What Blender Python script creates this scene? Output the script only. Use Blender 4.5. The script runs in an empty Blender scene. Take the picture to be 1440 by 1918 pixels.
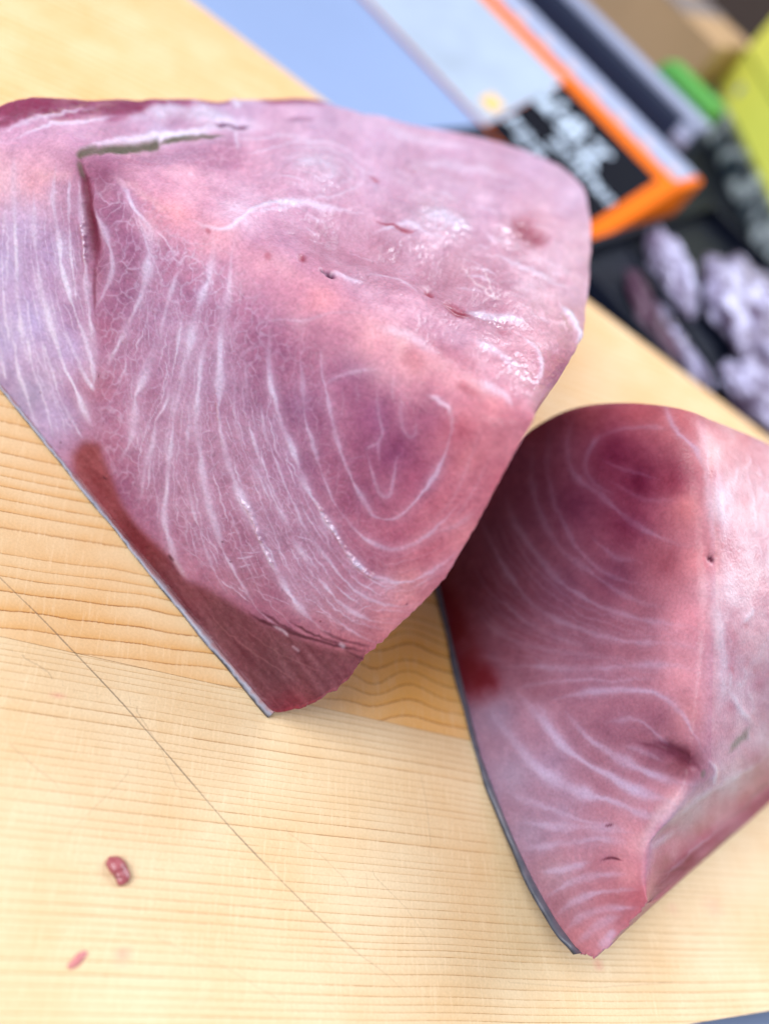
import bpy, math
import numpy as np
from mathutils import Matrix, Vector

# ------------------------------------------------------------------ camera, world, light
PITCH = math.radians(45.0)
UX, UY = 0.66, -0.75
_n = math.hypot(UX, UY); UX /= _n; UY /= _n
FPX = 1500.0
CAM_H = 0.272
FSTOP = 3.0
EXPOSURE = 0.02
ZB = np.array([math.cos(PITCH) * UX, -math.cos(PITCH) * UY, math.sin(PITCH)])
XB = np.array([-UY, -UX, 0.0])
YB = np.cross(ZB, XB)
ROT = np.array([XB, YB, ZB])                # camera axes -> world
CAM = np.array([0.0, 0.0, CAM_H])

scene = bpy.context.scene
col = scene.collection
cam_data = bpy.data.cameras.new("camera")
cam = bpy.data.objects.new("camera", cam_data)
col.objects.link(cam)
cam.matrix_world = Matrix.Translation(Vector(CAM)) @ Matrix(ROT.tolist()).to_4x4()
cam_data.sensor_fit = 'VERTICAL'
cam_data.sensor_height = 36.0
cam_data.lens = FPX / 1918.0 * 36.0
cam_data.clip_start = 0.01
cam_data.clip_end = 60.0
cam_data.dof.use_dof = True
cam_data.dof.aperture_fstop = FSTOP
scene.camera = cam

world = bpy.data.worlds.new("World")
scene.world = world
world.use_nodes = True
bg = world.node_tree.nodes["Background"]
bg.inputs[0].default_value = (0.92, 0.95, 1.0, 1)
bg.inputs[1].default_value = 0.37


def area_light(name, loc, target, size, size_y, power, color):
    d = bpy.data.lights.new(name, 'AREA')
    d.shape = 'RECTANGLE'; d.size = size; d.size_y = size_y
    d.energy = power; d.color = color
    o = bpy.data.objects.new(name, d); col.objects.link(o)
    o.location = loc
    o.rotation_euler = (Vector(target) - Vector(loc)).to_track_quat('-Z', 'Y').to_euler()
    return o


area_light("window_light", (0.46, 1.70, 1.15), (0.0, 0.25, 0.05), 1.9, 1.2, 68, (0.86, 0.92, 1.0))
area_light("front_left_light", (-0.95, -0.60, 1.32), (0.0, 0.2, 0.03), 1.3, 1.3, 47, (0.96, 0.97, 1.0))  # unseen lamp to the front left, brightens the cut faces

scene.view_settings.view_transform = 'Standard'
scene.view_settings.look = 'None'
scene.view_settings.exposure = EXPOSURE
scene.view_settings.gamma = 1.0
scene.cycles.use_denoising = True
scene.cycles.max_bounces = 8

# ------------------------------------------------------------------ geometry helpers
rng = np.random.default_rng(7)


def ray(x, y):
    x = np.asarray(x, float); y = np.asarray(y, float)
    d = np.stack([(x - 720) / FPX, -(y - 959) / FPX, -np.ones_like(x)], -1)
    return d @ ROT.T


def on_z(x, y, z=0.0):
    d = ray(x, y)
    k = (np.asarray(z) - CAM[2]) / d[..., 2]
    return CAM + d * k[..., None]


def on_plane(x, y, P, N):
    d = ray(x, y)
    k = np.dot(P - CAM, N) / (d @ N)
    return CAM + d * k[..., None]


def on_y(x, y, yw):
    d = ray(x, y)
    k = (yw - CAM[1]) / d[..., 1]
    return CAM + d * k[..., None]


def template(P):
    """drawing coordinates of a surface point (the sheet the markings were traced on)"""
    q = (P - CAM) @ ROT
    return 720 + FPX * q[..., 0] / -q[..., 2], 959 - FPX * q[..., 1] / -q[..., 2]


def gsmooth(a, sigma, axis=0, mode='edge'):
    r = int(sigma * 3) + 1
    k = np.exp(-0.5 * (np.arange(-r, r + 1) / sigma) ** 2); k /= k.sum()
    pad = [(0, 0)] * a.ndim; pad[axis] = (r, r)
    p = np.pad(a, pad, mode=mode)
    out = np.zeros_like(a)
    n = a.shape[axis]
    for i, w in enumerate(k):
        sl = [slice(None)] * a.ndim; sl[axis] = slice(i, i + n)
        out += w * p[tuple(sl)]
    return out


def box_blur(a, r):
    if r < 1: return a
    for ax in (0, 1):
        for _ in range(3):
            pad = [(0, 0)] * a.ndim; pad[ax] = (r + 1, r)
            c = np.cumsum(np.pad(a, pad, mode='edge'), axis=ax)
            hi = [slice(None)] * a.ndim; lo = [slice(None)] * a.ndim
            hi[ax] = slice(2 * r + 1, None); lo[ax] = slice(0, -(2 * r + 1))
            a = (c[tuple(hi)] - c[tuple(lo)]) / (2 * r + 1)
    return a


def knots(pts, n, smooth=0.0):
    pts = np.asarray(pts, float)
    u = np.linspace(0, len(pts) - 1, n)
    i = np.clip(u.astype(int), 0, len(pts) - 2)
    f = (u - i)[:, None]
    a = pts[i] * (1 - f) + pts[i + 1] * f
    if smooth > 0:
        a2 = gsmooth(a, smooth)
        a2[0] = a[0]; a2[-1] = a[-1]
        a = a2
    return a


def catmull(pts, step=1.5):
    pts = np.asarray(pts, float)
    P = np.vstack([2 * pts[0] - pts[1], pts, 2 * pts[-1] - pts[-2]])
    out = []
    for i in range(1, len(P) - 2):
        p0, p1, p2, p3 = P[i - 1], P[i], P[i + 1], P[i + 2]
        n = max(2, int(np.linalg.norm((p2 - p1)[:2]) / step))
        t = np.linspace(0, 1, n, endpoint=False)[:, None]
        out.append(0.5 * ((2 * p1) + (-p0 + p2) * t + (2 * p0 - 5 * p1 + 4 * p2 - p3) * t ** 2 + (-p0 + 3 * p1 - 3 * p2 + p3) * t ** 3))
    out.append(pts[-1:])
    return np.vstack(out)


def vnoise(x, y, scale, seed):
    r = np.random.default_rng(seed).random((256, 256)).astype(np.float32)
    X = np.asarray(x) / scale + 57.3; Y = np.asarray(y) / scale + 91.7
    xi = np.floor(X).astype(int); yi = np.floor(Y).astype(int)
    fx = X - xi; fy = Y - yi
    fx = fx * fx * (3 - 2 * fx); fy = fy * fy * (3 - 2 * fy)
    x0 = xi & 255; x1 = (xi + 1) & 255; y0 = yi & 255; y1 = (yi + 1) & 255
    return (r[y0, x0] * (1 - fx) + r[y0, x1] * fx) * (1 - fy) + (r[y1, x0] * (1 - fx) + r[y1, x1] * fx) * fy


def fbm(x, y, scale, seed, octv=4):
    s = 0; a = 1; t = 0
    for o in range(octv):
        s = s + a * vnoise(x, y, scale / 2 ** o, seed + o * 13); t += a; a *= 0.55
    return s / t - 0.5


def voronoi_edge(x, y, scale, seed):
    """difference of the two nearest cell distances, in cell units"""
    r = np.random.default_rng(seed).random((128, 128, 2)).astype(np.float32)
    X = x / scale + 31; Y = y / scale + 17
    xi = np.floor(X).astype(int); yi = np.floor(Y).astype(int)
    f1 = np.full(X.shape, 9.0, np.float32); f2 = f1.copy()
    for dy in (-1, 0, 1):
        for dx in (-1, 0, 1):
            cx = xi + dx; cy = yi + dy
            j = r[cy & 127, cx & 127]
            d = np.hypot(cx + 0.1 + 0.8 * j[..., 0] - X, cy + 0.1 + 0.8 * j[..., 1] - Y).astype(np.float32)
            f2 = np.minimum(f2, np.maximum(f1, d)); f1 = np.minimum(f1, d)
    return f2 - f1


def mesh_obj(name, verts, faces, mat, parent=None, smooth=True, attrs=None):
    """verts (n,3); faces (m,4) or (m,3) int array, or list of lists"""
    me = bpy.data.meshes.new(name)
    verts = np.asarray(verts, np.float32)
    if isinstance(faces, np.ndarray):
        k = faces.shape[1]; m = faces.shape[0]
        me.vertices.add(len(verts)); me.vertices.foreach_set("co", verts.ravel())
        me.loops.add(m * k); me.loops.foreach_set("vertex_index", faces.astype(np.int32).ravel())
        me.polygons.add(m)
        me.polygons.foreach_set("loop_start", (np.arange(m) * k).astype(np.int32))
        me.update(calc_edges=True)
    else:
        me.from_pydata(verts.tolist(), [], faces)
        me.update()
    me.polygons.foreach_set("use_smooth", np.full(len(me.polygons), smooth))
    for an, av in (attrs or {}).items():
        if av.ndim == 2:
            a = me.attributes.new(an, 'FLOAT_COLOR', 'POINT')
            rgba = np.ones((len(verts), 4), np.float32); rgba[:, :3] = av
            a.data.foreach_set("color", rgba.ravel())
        else:
            a = me.attributes.new(an, 'FLOAT', 'POINT')
            a.data.foreach_set("value", av.astype(np.float32).ravel())
    me.validate()
    if mat: me.materials.append(mat)
    o = bpy.data.objects.new(name, me)
    col.objects.link(o)
    if parent: o.parent = parent
    return o


def grid_faces(nr, nc, wrap_r=False, wrap_c=False, off=0):
    R = nr if wrap_r else nr - 1
    C = nc if wrap_c else nc - 1
    r, c = np.meshgrid(np.arange(R), np.arange(C), indexing='ij')
    r2 = (r + 1) % nr; c2 = (c + 1) % nc
    f = np.stack([r * nc + c, r * nc + c2, r2 * nc + c2, r2 * nc + c], -1)
    return f.reshape(-1, 4) + off


def empty(name, loc, label, cat, group=None):
    o = bpy.data.objects.new(name, None)
    col.objects.link(o)
    o.location = loc; o.empty_display_size = 0.02
    o["label"] = label; o["category"] = cat
    if group: o["group"] = group
    return o


def tag(o, label, cat, group=None):
    o["label"] = label; o["category"] = cat
    if group: o["group"] = group
    return o


def adopt(o, parent):
    """parent while keeping world coordinates"""
    o.parent = parent
    o.matrix_parent_inverse = Matrix.Translation(-Vector(parent.location))
    return o


def lin(c):
    c = np.asarray(c, float) / 255.0
    return np.where(c <= 0.04045, c / 12.92, ((c + 0.055) / 1.055) ** 2.4)


# ------------------------------------------------------------------ materials
def new_mat(name):
    m = bpy.data.materials.new(name); m.use_nodes = True
    nt = m.node_tree
    return m, nt, nt.nodes["Principled BSDF"]


def simple_mat(name, rgb, rough=0.5, metal=0.0, noise=0.08, nscale=60, bump=0.0, coat=0.0, spec=0.5, trans=0.0):
    m, nt, b = new_mat(name)
    c = lin(rgb)
    tc = nt.nodes.new("ShaderNodeTexCoord")
    n = nt.nodes.new("ShaderNodeTexNoise"); n.inputs["Scale"].default_value = nscale; n.inputs["Detail"].default_value = 5
    nt.links.new(tc.outputs["Object"], n.inputs["Vector"])
    mx = nt.nodes.new("ShaderNodeMix"); mx.data_type = 'RGBA'
    mx.inputs[6].default_value = (*(c * (1 - noise)), 1); mx.inputs[7].default_value = (*np.minimum(c * (1 + noise), 1), 1)
    nt.links.new(n.outputs["Fac"], mx.inputs[0]); nt.links.new(mx.outputs[2], b.inputs["Base Color"])
    b.inputs["Roughness"].default_value = rough; b.inputs["Metallic"].default_value = metal
    b.inputs["Coat Weight"].default_value = coat; b.inputs["Specular IOR Level"].default_value = spec
    b.inputs["Transmission Weight"].default_value = trans
    if bump:
        bp = nt.nodes.new("ShaderNodeBump"); bp.inputs["Strength"].default_value = bump; bp.inputs["Distance"].default_value = 0.003
        nt.links.new(n.outputs["Fac"], bp.inputs["Height"]); nt.links.new(bp.outputs[0], b.inputs["Normal"])
    return m


def flesh_mat(name, sss=0.35, coat=0.9):
    m, nt, b = new_mat(name)
    L = nt.links.new
    at = nt.nodes.new("ShaderNodeAttribute"); at.attribute_name = "tint"
    wet = nt.nodes.new("ShaderNodeAttribute"); wet.attribute_name = "wet"
    tc = nt.nodes.new("ShaderNodeTexCoord")
    n1 = nt.nodes.new("ShaderNodeTexNoise"); n1.inputs["Scale"].default_value = 900; n1.inputs["Detail"].default_value = 4
    n2 = nt.nodes.new("ShaderNodeTexNoise"); n2.inputs["Scale"].default_value = 260; n2.inputs["Detail"].default_value = 6
    for n in (n1, n2): L(tc.outputs["Object"], n.inputs["Vector"])
    mr = nt.nodes.new("ShaderNodeMapRange"); mr.inputs["To Min"].default_value = 0.90; mr.inputs["To Max"].default_value = 1.10
    mr.inputs["From Min"].default_value = 0.3; mr.inputs["From Max"].default_value = 0.7
    L(n1.outputs["Fac"], mr.inputs["Value"])
    sc = nt.nodes.new("ShaderNodeVectorMath"); sc.operation = 'SCALE'
    L(at.outputs["Color"], sc.inputs[0]); L(mr.outputs[0], sc.inputs["Scale"])
    L(sc.outputs[0], b.inputs["Base Color"])
    b.inputs["Subsurface Weight"].default_value = sss
    b.inputs["Subsurface Radius"].default_value = (1.0, 0.42, 0.35)
    b.inputs["Subsurface Scale"].default_value = 0.0030
    sp = nt.nodes.new("ShaderNodeMapRange"); sp.inputs["To Min"].default_value = 0.10; sp.inputs["To Max"].default_value = 0.38
    L(wet.outputs["Fac"], sp.inputs["Value"]); L(sp.outputs[0], b.inputs["Specular IOR Level"])
    rr = nt.nodes.new("ShaderNodeMapRange"); rr.inputs["To Min"].default_value = 0.5; rr.inputs["To Max"].default_value = 0.3
    L(wet.outputs["Fac"], rr.inputs["Value"]); L(rr.outputs[0], b.inputs["Roughness"])
    b.inputs["Coat Weight"].default_value = coat; b.inputs["Coat Roughness"].default_value = 0.09
    cw = nt.nodes.new("ShaderNodeMath"); cw.operation = 'MULTIPLY'; cw.inputs[1].default_value = coat
    L(wet.outputs["Fac"], cw.inputs[0]); L(cw.outputs[0], b.inputs["Coat Weight"])
    bp = nt.nodes.new("ShaderNodeBump"); bp.inputs["Strength"].default_value = 0.35; bp.inputs["Distance"].default_value = 0.0006
    ad = nt.nodes.new("ShaderNodeMath"); ad.operation = 'ADD'
    L(n1.outputs["Fac"], ad.inputs[0]); L(n2.outputs["Fac"], ad.inputs[1])
    L(ad.outputs[0], bp.inputs["Height"]); L(bp.outputs[0], b.inputs["Normal"]); L(bp.outputs[0], b.inputs["Coat Normal"])
    return m


def wood_mat(name, light, mid, dark, line_w, contrast):
    m, nt, b = new_mat(name)
    L = nt.links.new
    tc = nt.nodes.new("ShaderNodeTexCoord")
    def attr(n):
        a = nt.nodes.new("ShaderNodeAttribute"); a.attribute_name = n; return a.outputs["Fac"]
    def math_(op, a, bb=None, clamp=False):
        n = nt.nodes.new("ShaderNodeMath"); n.operation = op; n.use_clamp = clamp
        for i, v in enumerate((a, bb)):
            if v is None: continue
            if isinstance(v, (int, float)): n.inputs[i].default_value = v
            else: L(v, n.inputs[i])
        return n.outputs[0]
    ring = attr("ring"); strength = attr("ring_strength"); along = attr("along"); across = attr("across")
    # ragged line edges
    cv = nt.nodes.new("ShaderNodeCombineXYZ"); L(math_('MULTIPLY', along, 120.0), cv.inputs[0]); L(math_('MULTIPLY', across, 1500.0), cv.inputs[1])
    fuzz = nt.nodes.new("ShaderNodeTexNoise"); fuzz.inputs["Scale"].default_value = 1.0; fuzz.inputs["Detail"].default_value = 4
    L(cv.outputs[0], fuzz.inputs["Vector"])
    cv2 = nt.nodes.new("ShaderNodeCombineXYZ"); L(math_('MULTIPLY', along, 900.0), cv2.inputs[0]); L(math_('MULTIPLY', across, 90.0), cv2.inputs[1])
    comb = nt.nodes.new("ShaderNodeTexNoise"); comb.inputs["Scale"].default_value = 1.0; comb.inputs["Detail"].default_value = 5
    L(cv2.outputs[0], comb.inputs["Vector"])
    blot = nt.nodes.new("ShaderNodeTexNoise"); blot.inputs["Scale"].default_value = 28; blot.inputs["Detail"].default_value = 5
    L(tc.outputs["Object"], blot.inputs["Vector"])
    grain = nt.nodes.new("ShaderNodeTexNoise"); grain.inputs["Scale"].default_value = 1100; grain.inputs["Detail"].default_value = 3
    L(tc.outputs["Object"], grain.inputs["Vector"])
    r2 = math_('ADD', ring, math_('MULTIPLY', math_('SUBTRACT', comb.outputs["Fac"], 0.5), 0.10))
    fr = math_('FRACT', r2)                              # 0 right after a line, 1 just before it
    lw = nt.nodes.new("ShaderNodeMapRange"); lw.interpolation_type = 'SMOOTHSTEP'
    lw.inputs["From Min"].default_value = 1.0 - line_w; lw.inputs["From Max"].default_value = 1.0
    L(fr, lw.inputs["Value"])
    wide = math_('POWER', fr, 2.4)
    back = nt.nodes.new("ShaderNodeMapRange"); back.inputs["From Min"].default_value = 0.0; back.inputs["From Max"].default_value = 0.035
    back.inputs["To Min"].default_value = 1.0; back.inputs["To Max"].default_value = 0.0
    L(fr, back.inputs["Value"])
    line = math_('MAXIMUM', lw.outputs[0], back.outputs[0])
    line = math_('MULTIPLY', line, math_('ADD', math_('MULTIPLY', fuzz.outputs["Fac"], 1.3), 0.2), True)
    line = math_('MULTIPLY', line, strength, True)
    widef = math_('MULTIPLY', math_('MULTIPLY', wide, strength), contrast, True)
    def mix(f, a, c):
        x = nt.nodes.new("ShaderNodeMix"); x.data_type = 'RGBA'
        if isinstance(f, float): x.inputs[0].default_value = f
        else: L(f, x.inputs[0])
        for i, v in ((6, a), (7, c)):
            if isinstance(v, tuple): x.inputs[i].default_value = v
            else: L(v, x.inputs[i])
        return x.outputs[2]
    def C(rgb): return (*lin(rgb), 1.0)
    bl = nt.nodes.new("ShaderNodeMapRange"); bl.inputs["From Min"].default_value = 0.35; bl.inputs["From Max"].default_value = 0.75
    L(blot.outputs["Fac"], bl.inputs["Value"])
    base = mix(math_('MULTIPLY', bl.outputs[0], 0.55), C(light), C(mid))
    base = mix(widef, base, C(mid))
    base = mix(math_('MULTIPLY', attr("resin_lift"), 0.8), base, C((236, 172, 76)))  # resinous gold at the knot, also painted to lift the shadow there
    base = mix(line, base, C(dark))
    # chatter across the grain
    pale = nt.nodes.new("ShaderNodeMapRange"); pale.inputs["From Min"].default_value = 0.52; pale.inputs["From Max"].default_value = 0.8
    L(comb.outputs["Fac"], pale.inputs["Value"])
    base = mix(math_('MULTIPLY', pale.outputs[0], 0.5), base, C(tuple(min(255, v + 12) for v in light)))
    # knife scratch
    cuts = []
    for an in ("scratch", "scratch_b"):
        scr = nt.nodes.new("ShaderNodeMapRange"); scr.inputs["From Min"].default_value = 0.00012; scr.inputs["From Max"].default_value = 0.00034
        scr.inputs["To Min"].default_value = 1.0; scr.inputs["To Max"].default_value = 0.0
        sd = math_('ADD', math_('ABSOLUTE', attr(an)), math_('MULTIPLY', math_('SUBTRACT', grain.outputs["Fac"], 0.5), 0.00035))
        L(sd, scr.inputs["Value"])
        cuts.append(math_('MULTIPLY', scr.outputs[0], attr(an + "_fade")))
    sfade = math_('MAXIMUM', cuts[0], cuts[1])
    base = mix(math_('MULTIPLY', sfade, 0.75), base, C((96, 78, 66)))
    st = attr("stain")
    base = mix(math_('MULTIPLY', st, 0.5), base, C((214, 130, 120)))
    gm = nt.nodes.new("ShaderNodeMapRange"); gm.inputs["From Min"].default_value = 0.3; gm.inputs["From Max"].default_value = 0.7
    gm.inputs["To Min"].default_value = 0.94; gm.inputs["To Max"].default_value = 1.05
    L(grain.outputs["Fac"], gm.inputs["Value"])
    sc = nt.nodes.new("ShaderNodeVectorMath"); sc.operation = 'SCALE'
    L(base, sc.inputs[0]); L(gm.outputs[0], sc.inputs["Scale"])
    L(sc.outputs[0], b.inputs["Base Color"])
    b.inputs["Roughness"].default_value = 0.55
    b.inputs["Specular IOR Level"].default_value = 0.3
    h = math_('SUBTRACT', math_('ADD', math_('MULTIPLY', line, 0.5), math_('MULTIPLY', grain.outputs["Fac"], 0.6)), math_('MULTIPLY', sfade, 1.5))
    bp = nt.nodes.new("ShaderNodeBump"); bp.inputs["Strength"].default_value = 0.3; bp.inputs["Distance"].default_value = 0.0005
    L(h, bp.inputs["Height"]); L(bp.outputs[0], b.inputs["Normal"])
    return m


# ------------------------------------------------------------------ setting: counter and cutting board
BOARD_T = 0.03
counter_mat = simple_mat("steel_counter", (132, 152, 192), rough=0.45, metal=0.0, noise=0.06, nscale=9)
cv = np.array([[-2.5, -1.0, -BOARD_T - 0.001], [3.0, -1.0, -BOARD_T - 0.001], [3.0, 1.75, -BOARD_T - 0.001], [-2.5, 1.75, -BOARD_T - 0.001]])
counter = mesh_obj("counter", cv, [[0, 1, 2, 3]], counter_mat)
counter["kind"] = "structure"
wall_mat = simple_mat("brown_wall", (72, 56, 46), rough=0.8, noise=0.2, nscale=6)
wv = np.array([[-2.5, 1.76, -0.8], [3.0, 1.76, -0.8], [3.0, 1.76, 0.9], [-2.5, 1.76, 0.9]])
wall = mesh_obj("wall", wv, [[0, 1, 2, 3]], wall_mat)
wall["kind"] = "structure"

board = empty("cutting_board", tuple(on_z(500., 1200., -BOARD_T)), "pale wooden cutting board under both fish pieces", "cutting board")
far_a, far_b = on_z(360., 0.), on_z(1340., 745.)
fd = (far_b - far_a) / np.linalg.norm(far_b - far_a)
near_a, near_b = on_z(1290., 1918.), on_z(1440., 1893.)
jd_a, jd_b = on_z(560., 1316.), on_z(880., 1387.)
jdir = (jd_b - jd_a) / np.linalg.norm(jd_b - jd_a)
GA = math.radians(36.5)


def isect(p, d, q, e):
    m = np.array([[d[0], -e[0]], [d[1], -e[1]]])
    t = np.linalg.solve(m, (q - p)[:2])
    return p + d * t[0]


SCR = catmull([(-60, 1020), (0, 1082), (70, 1150), (130, 1212), (230, 1318), (330, 1432), (430, 1548), (510, 1632), (600, 1722), (670, 1785), (720, 1822), (760, 1860)], 8)
SCRW = on_z(SCR[:, 0], SCR[:, 1])


def seg_signed(Pxy, line):
    best = np.full(len(Pxy), 9.0); sgn = np.ones(len(Pxy))
    for a, b in zip(line[:-1, :2], line[1:, :2]):
        d = b - a; l2 = d @ d
        t = np.clip(((Pxy - a) @ d) / l2, 0, 1)
        q = a + t[:, None] * d
        r = Pxy - q
        dist = np.hypot(r[:, 0], r[:, 1])
        s = np.sign(d[0] * r[:, 1] - d[1] * r[:, 0])
        m = dist < best
        best[m] = dist[m]; sgn[m] = s[m]
    return best * np.where(sgn == 0, 1, sgn)


FAINT = [(np.array(l, float), f) for l, f in (
    ([(20, 1395), (70, 1440), (110, 1470)], .3), ([(255, 1330), (300, 1400), (330, 1470)], .35), ([(540, 1560), (600, 1600), (650, 1650)], .28),
    ([(40, 1230), (70, 1245), (95, 1262)], .5), ([(790, 1460), (800, 1520), (806, 1580)], .3), ([(420, 1700), (520, 1690), (600, 1684)], .22),
    ([(130, 1560), (190, 1500), (240, 1450)], .22), ([(700, 1640), (760, 1700), (800, 1760)], .22), ([(300, 1760), (420, 1810), (520, 1870)], .22), ([(950, 1840), (1100, 1850), (1260, 1840)], .25))]
KN = on_z(768., 1250.)
KN2 = on_z(705., 1262.)


def plank(name, c0, c1, c2, c3, ang, kind, mat, nu=420, nv=300):
    """c0-c1 one long side, c3-c2 the other"""
    u = np.linspace(0, 1, nu)[:, None, None]; v = np.linspace(0, 1, nv)[None, :, None]
    P = (c0 * (1 - u) + c1 * u) * (1 - v) + (c3 * (1 - u) + c2 * u) * v
    P = P.reshape(-1, 3)
    g = np.array([math.cos(ang), math.sin(ang)]); pr = np.array([-g[1], g[0]])
    al = P[:, :2] @ g; ac = P[:, :2] @ pr
    wob = (vnoise(al * 100, ac * 100, 14.0, 3) - .5) * 0.007 + (vnoise(al * 100, ac * 100, 3.0, 5) - .5) * 0.0007
    if kind == 0:
        ak, kk = KN[:2] @ g, KN[:2] @ pr
        a2, k2 = KN2[:2] @ g, KN2[:2] @ pr
        fall = np.exp(-((ac - kk) / 0.034) ** 2)
        wob = wob - (0.0046 + 0.003 * (vnoise(ac * 100, ac * 0, 0.9, 71) - .5)) * np.exp(-((al - ak - 0.2 * (ac - kk)) / 0.0115) ** 2) * fall + (0.0034 + 0.003 * (vnoise(ac * 100, ac * 0 + 5, 0.8, 73) - .5)) * np.exp(-((al - a2 - 0.15 * (ac - kk)) / 0.0080) ** 2) * fall + (vnoise(al * 100, ac * 100, 1.2, 75) - .5) * 0.0016 * fall
        y = ac + wob
        ring = -y / 0.0062
        ring = ring + 0.55 * (vnoise(ring * 0 + 3, y * 100, 1.3, 21) - .5) * 2
        strg = 0.75 + 0.5 * (vnoise(np.floor(ring) * 7.1, al * 100, 3.0, 8) - .5) + 0.5 * (vnoise(np.floor(ring) * 3.3, ring * 0, 1.0, 9) - .5)
        strg = strg + 0.35 * np.exp(-((al - ak) / 0.035) ** 2 - ((ac - kk) / 0.04) ** 2)
    else:
        y = ac + wob
        ring = -y / 0.0027
        ring = ring + 0.5 * (vnoise(ring * 0 + 5, y * 100, 0.9, 23) - .5) * 2
        strg = 0.55 + 0.7 * (vnoise(np.floor(ring) * 7.1, al * 100, 4.0, 28) - .5) + 0.8 * (vnoise(np.floor(ring) * 3.7, ring * 0, 1.0, 29) - .5)
    scr = seg_signed(P[:, :2], SCRW)
    tx, ty = template(P)
    scr2 = np.full(len(P), 1.0); fade2 = np.zeros(len(P))
    for (ln, fd_) in FAINT:
        lw_ = on_z(ln[:, 0], ln[:, 1])
        d2 = seg_signed(P[:, :2], lw_)
        m = np.abs(d2) < np.abs(scr2)
        scr2 = np.where(m, d2, scr2); fade2 = np.where(m, fd_, fade2)
    fade = np.clip((1900 - ty) / 330, 0.0, 1.0) * (0.45 + 0.55 * vnoise(tx, ty, 60, 33))
    fade2 = fade2 * (0.4 + 0.6 * vnoise(tx, ty, 40, 37))
    stain = np.zeros(len(P))
    for (sx, sy, r) in ((230, 1790, 10), (222, 1806, 6), (378, 1871, 7), (108, 1303, 6), (1335, 1700, 26), (1120, 1808, 9), (1260, 1705, 14)):
        q = on_z(float(sx), float(sy))
        rr = r * 0.00021
        d = np.hypot(P[:, 0] - q[0], P[:, 1] - q[1]) + 0.9 * rr * (vnoise(tx, ty, 6, 44) - .5)
        stain = np.maximum(stain, np.clip(1.3 - d / rr, 0, 1) * (0.45 if r > 10 else 0.9))
    resin_lift = np.exp(-((P[:, 0] - KN[0]) ** 2 + (P[:, 1] - KN[1]) ** 2) / 0.035 ** 2) if kind == 0 else np.zeros(len(P))  # golden round the knot; the colour also lifts the shadow between the blocks
    attrs = dict(resin_lift=resin_lift, ring=ring, ring_strength=np.clip(strg, 0.05, 1.7), along=al, across=ac, scratch=scr, scratch_fade=fade, scratch_b=scr2, scratch_b_fade=fade2, stain=stain)
    nb = len(P)
    # underside and walls: outline loop dropped
    loop = np.concatenate([np.arange(nu) * nv, (nu - 1) * nv + np.arange(1, nv), (np.arange(nu - 2, -1, -1)) * nv + nv - 1, np.arange(nv - 2, 0, -1)])
    low = P[loop].copy(); low[:, 2] = -BOARD_T
    V = np.vstack([P, low])
    k = len(loop)
    i = np.arange(k); j = (i + 1) % k
    walls = np.stack([loop[i], nb + i, nb + j, loop[j]], -1)
    F = np.vstack([grid_faces(nu, nv), walls])
    ext = {n: np.concatenate([a, a[loop]]) for n, a in attrs.items()}
    o = mesh_obj(name, V, F, mat, None, False, ext)
    return adopt(o, board)


up3 = np.array([0, 0, 0.0])
PW0, PW1 = -0.42, 0.62
left = on_z(-420., 1150.)
gap = 0.00008
nrm = np.array([-jdir[1], jdir[0], 0])
jl = jd_a - jdir * 0.40; jr = isect(jd_a, jdir, far_b, fd)
# far corner of the joint would run past the far edge: keep a wedge-shaped plank
fl = far_a - fd * 0.18
wood_a = wood_mat("pine_wide_rings", (222, 192, 152), (210, 152, 80), (140, 82, 38), 0.09, 0.9)
wood_b = wood_mat("pine_narrow_rings", (222, 198, 162), (208, 166, 112), (158, 112, 68), 0.12, 0.5)
jr_in = jr - jdir * 0.02
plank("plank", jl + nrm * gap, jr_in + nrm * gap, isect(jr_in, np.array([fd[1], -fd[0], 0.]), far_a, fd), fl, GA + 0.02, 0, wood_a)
nd = (near_b - near_a) / np.linalg.norm(near_b - near_a)
nl = near_a - nd * 0.55
nr = isect(near_a, nd, jr_in, np.array([fd[1], -fd[0], 0.]))
plank("plank", nl, nr, jr_in - nrm * gap, jl - nrm * gap, GA - 0.055, 1, wood_b)

# ------------------------------------------------------------------ drawing sheets for the flesh
RES = 1.25                                   # drawing units per sheet cell


def set_sheet(x0, y0, w, h):
    global SX0, SY0, SW, SH, GX, GY
    SX0, SY0, SW, SH = x0, y0, int(w / RES), int(h / RES)
    GY, GX = np.mgrid[0:SH, 0:SW].astype(np.float32) * np.float32(RES)
    GX += SX0; GY += SY0


set_sheet(-200, 130, 1340, 1280)


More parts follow.
